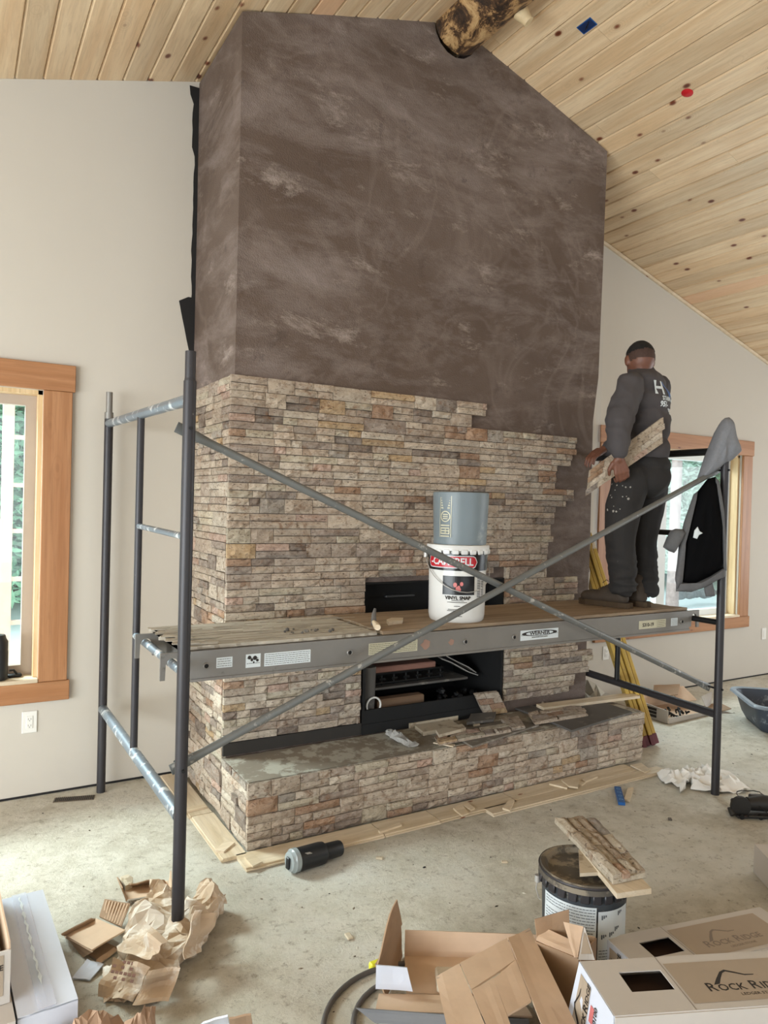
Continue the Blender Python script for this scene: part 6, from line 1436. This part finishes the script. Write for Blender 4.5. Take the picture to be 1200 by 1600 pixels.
# stone panel in the hand
A_, B_, C_, D_ = J(919, 737, 4.03), J(1037, 651, 4.00), J(1040, 690, 4.01), J(917, 774, 4.04)
nn = (B_-A_).cross(D_-A_).normalized(); nn = nn if nn.dot(CF) < 0 else -nn; b = MB(); r = random.Random(19)
f = lambda u_, v_, h_: A_.lerp(B_, u_).lerp(D_.lerp(C_, u_), v_)+nn*h_
b.col = srgb(176, 160, 136); b.prism([f(0.02, 0, -.018), f(.98, 0, -.018), f(.97, 1, -.018), f(0, 1, -.018)], nn*.012)
for si, (v0, v1, cu) in enumerate([(0, .27, [.03, .22, .40, .66, .84, 1.0]), (.27, .5, [.0, .2, .34, .58, .80, 1.01]), (.5, .75, [.03, .24, .46, .7, .97]), (.75, 1, [-.02, .14, .33, .6, .78, .96])]):
    for i in range(len(cu)-1):
        b.col = pick(r) if r.random() > .5 else srgb(196, 176, 150)
        if si < 2 and i == 0: b.col = srgb(166, 118, 68)
        u0, u1 = cu[i]+.004, cu[i+1]-.004; hs = r.uniform(-.002, .005); top_ = [f(u0+(u1-u0)*p/3, v0+.01+(v1-v0-.02)*q_/2, hs+(-.004 if p in (0, 3) or q_ in (0, 2) else r.uniform(-.001, .004))) for p in range(4) for q_ in range(3)]
        lo = [f(u0, v0+.01, -.008), f(u1, v0+.01, -.008), f(u1, v1-.01, -.008), f(u0, v1-.01, -.008)]
        b.add(top_+lo, [(p*3+q_, (p+1)*3+q_, (p+1)*3+q_+1, p*3+q_+1) for p in range(3) for q_ in range(2)]+[(12, 13, 9, 6, 3, 0), (13, 14, 11, 10, 9), (14, 15, 2, 5, 8, 11), (15, 12, 0, 1, 2)])
b.build('ledger_stone', M['stone'], colors=True, label='ledger stone panel held at an angle in the worker\'s hand', cat='stone panel')
# ---------------------------------------------------------------- jacket over the pole
jk = thing('jacket', 'grey fleece hooded jacket with black lining hung on the right scaffold pole', 'jacket', (PX1, PYN, 1.2))
def inflate(name, pix, dep, th, mat, lab=None, amp=.010, seed=1, par=None, freq=14, sub=4, rings=7, ddep=None, stretch=(1, 1, .35)):
    par = par or jk; n = len(pix); P = []
    for i in range(n):
        for k in range(sub):
            t = k/sub; x = pix[i][0]*(1-t)+pix[(i+1) % n][0]*t; y = pix[i][1]*(1-t)+pix[(i+1) % n][1]*t; P.append(J(x, y, dep+(ddep(x, y) if ddep else 0)))
    c = sum(P, Vector())/len(P); N = len(P); vs = []; fs = []
    for sgn in (-1, 1):
        base = len(vs)
        for j in range(rings+1):
            s_ = 1-j/rings*.96
            for p in P:
                q = c.lerp(p, s_); o_ = th*math.sqrt(max(0, 1-s_**2.4))*.9; fold = amp*(1-abs(noise.noise(Vector((q.x*freq*stretch[0]+seed, q.y*freq*stretch[1], q.z*freq*stretch[2])))*2.6))*min(1, (1-s_)*5+.15)
                vs.append(q+CF*sgn*(o_+fold+.002))
        fs += [(base+j*N+k, base+j*N+(k+1) % N, base+(j+1)*N+(k+1) % N, base+(j+1)*N+k) for j in range(rings) for k in range(N)]+[[base+rings*N+k for k in range(N)]]
    h = (rings+1)*N; fs += [(k, (k+1) % N, h+(k+1) % N, h+k) for k in range(N)]
    b = MB(); b.add(vs, fs); return b.build(name, mat, par, smooth=True, label=lab)
inflate('hood', [(1128, 657), (1133, 653), (1139, 652), (1144, 656), (1149, 672), (1153, 690), (1158, 705), (1146, 717), (1128, 729), (1108, 743), (1087, 757), (1093, 738), (1102, 716), (1112, 692), (1120, 672)], 4.10, .065, M['fleece'], 'grey fleece hood draped over the pole top', .012, 2, freq=18)
inflate('lining', [(1106, 748), (1118, 745), (1124, 757), (1129, 800), (1132, 850), (1131, 888), (1110, 900), (1085, 912), (1066, 910), (1065, 880), (1070, 835), (1078, 800), (1090, 768)], 4.065, .05, M['lining'], 'black quilted lining', .016, 5, freq=11)
inflate('hem', [(1064, 911), (1084, 913), (1110, 901), (1132, 887), (1134, 900), (1118, 908), (1100, 918), (1080, 925), (1056, 924), (1057, 912)], 4.055, .03, M['fleece_dk'], 'grey knitted hem band', .006, 7)
inflate('front_edge', [(1084, 772), (1090, 768), (1080, 800), (1071, 836), (1066, 880), (1066, 912), (1058, 920), (1055, 905), (1058, 885), (1062, 845), (1070, 812)], 4.045, .02, M['fleece_dk'], None, .006, 8)
inflate('back_edge', [(1118, 746), (1124, 752), (1131, 800), (1134, 850), (1135, 892), (1131, 888), (1129, 850), (1125, 800), (1120, 768)], 4.035, .015, M['fleece_dk'], None, .004, 9)
inflate('sleeve', [(1048, 829), (1056, 826), (1066, 827), (1070, 832), (1066, 842), (1053, 864), (1045, 861), (1036, 855), (1042, 842)], 4.03, .035, M['fleece_dk'], 'grey sleeve end pushed out to the left', .008, 3)
inflate('zip_flap', [(1100, 917), (1113, 911), (1116, 922), (1117, 931), (1103, 932), (1101, 925)], 4.05, .012, M['fleece_dk'], None, .004, 6)
inflate('white_mark', [(1085, 829), (1090, 823), (1093, 830), (1098, 833), (1092, 836), (1089, 842), (1083, 840)], 4.003, .004, M['label_white'], 'small white emblem on the lining', .001, 2, freq=5)
# ---------------------------------------------------------------- outdoors
b = MB(); b.grid(lambda u_, v_: Vector((-40+110*u_, WY+.22+60*v_**1.6, -.35+.25*v_+.12*noise.noise(Vector((u_*30, v_*14, 1))))), 60, 30); b.build('snowy_ground', M['snow'], kind='structure', smooth=True, label='snow covered ground outside the windows')
def leaf_mesh(name, n, seed, h, rad, mat):
    r = random.Random(seed); b = MB()
    for k in range(n):
        t = r.random()**1.3; z_ = h*(.03+.97*t); R_ = rad*(1-t)**.7*math.sqrt(r.random())+.05; a = r.uniform(0, 2*pi); c = Vector((R_*cos(a), R_*sin(a), z_+r.uniform(-.1, .1))); s_ = r.uniform(.04, .10)
        u_ = Vector((r.gauss(0, 1), r.gauss(0, 1), r.gauss(0, .5))).normalized(); w_ = u_.cross(Vector((r.gauss(0, 1), r.gauss(0, 1), r.gauss(0, 1)))).normalized()
        b.add([c-u_*s_*1.6, c+w_*s_*.5, c+u_*s_*1.6, c-w_*s_*.5], [(0, 1, 2, 3)])
    o = b.build(name, mat, fixn=False); m_ = o.data; bpy.data.objects.remove(o); return m_
LM = [leaf_mesh('foliage', 11000, 1, 9, 2.3, M['leaf']), leaf_mesh('foliage', 11000, 2, 8, 2.3, M['leaf2'])]
tk = MB(); tk.tube([(0, 0, -.3), (.03, 0, 3), (-.02, .04, 6), (0, 0, 8.6)], [.17, .14, .09, .03], 10); tko = tk.build('trunk', M['bark'], smooth=True); TKM = tko.data; bpy.data.objects.remove(tko)
rr = random.Random(14)
spots = [(.2, 13, 0), (1.3, 15, 1), (-.9, 14.5, 1), (2.6, 17, 0), (.7, 19, 1), (-2.2, 17, 0), (15.2, 12.5, 1), (17.3, 12.2, 0), (19.5, 13.5, 1), (17.8, 15.5, 1), (21.5, 16, 0), (24.5, 18, 1), (20.0, 18.5, 0), (26.5, 17.5, 0)]
for i, (x, y, k) in enumerate(spots):
    lw_ = x < 8
    t0 = bpy.data.objects.new('pine_tree', None); C.objects.link(t0); t0.location = (x, y, -.1); s_ = rr.uniform(.85, 1.2); t0.scale = (s_, s_, s_); t0.rotation_euler = (0, 0, rr.uniform(0, 6))
    tag(t0, ['first', 'second', 'third', 'fourth', 'fifth', 'sixth', 'seventh', 'eighth'][i if lw_ else i-6]+' '+('pale' if k else 'darker')+' pine in the woods seen through the '+('left' if lw_ else 'right')+' window', 'tree', 'woods seen through the '+('left' if lw_ else 'right')+' window')
    for nm, m_ in (('foliage', LM[k]), ('trunk', TKM)):
        o = bpy.data.objects.new(nm, m_); C.objects.link(o); o.parent = t0
# bare trunks nearer to the glass
for px, py, Y, r_, lab in ((1052, 880, 7.6, .085, 'bare furrowed trunk close outside the right window'), (27, 925, 16, .12, 'bare trunk outside the lower left window'), (1004, 850, 8.5, .07, 'slim trunk outside the right window beside the worker\'s leg')):
    p = FY(px, py, Y); b = MB(); b.tube([(p.x-.1 if px < 100 else p.x, Y, -.3), (p.x, Y, .8), (p.x+.03, Y, 3), (p.x, Y, 6)], [r_*1.3, r_, r_*.95, r_*.8], 12); b.build('tree_trunk', M['bark'], smooth=True, label=lab, cat='tree')
# field stone edging outside the right window
rr = random.Random(31)
for k in range(9):
    p = FY(1058+k*8, 931-k*.7, 9.2); s_ = rr.uniform(.10, .15); bm = bmesh.new(); bmesh.ops.create_icosphere(bm, subdivisions=2, radius=s_)
    for v_ in bm.verts: v_.co = Vector((v_.co.x*1.1, v_.co.y*.8, v_.co.z*.75))*(1+.15*noise.noise(v_.co*9+Vector((k, k, k))))
    b = MB(); b.bm(bm, Matrix.Translation((p.x, p.y+rr.uniform(-.05, .05), p.z))); b.build('edging_stone', M['fieldstone'], smooth=True, label=['first', 'second', 'third', 'fourth', 'fifth', 'sixth', 'seventh', 'eighth', 'ninth'][k]+' grey field stone from the left in the edging outside the right window', cat='stone', group='field stones outside the right window')
# wooden trellis outside the left window
Y = 5.5; tr_ = thing('trellis', 'reddish wooden trellis coloured pale for daylight glare, standing outside the left window', 'trellis', (.5, Y, -.3))
st = [FY(13, 700, Y), FY(12, 950, Y)]; x0 = st[0].x
MB().box((x0-.035, Y, -.3), (x0+.035, Y+.05, 2.9)).build('stile', M['redwood'], tr_); MB().box((x0+.62, Y, -.3), (x0+.69, Y+.05, 2.9)).build('stile', M['redwood'], tr_)
for py in (606, 683, 758, 830, 905, 973, 1040):
    z_ = FY(30, py, Y).z; MB().box((x0+.035, Y+.008, z_-.014), (x0+.62, Y+.042, z_+.014)).build('rung', M['redwood'], tr_)
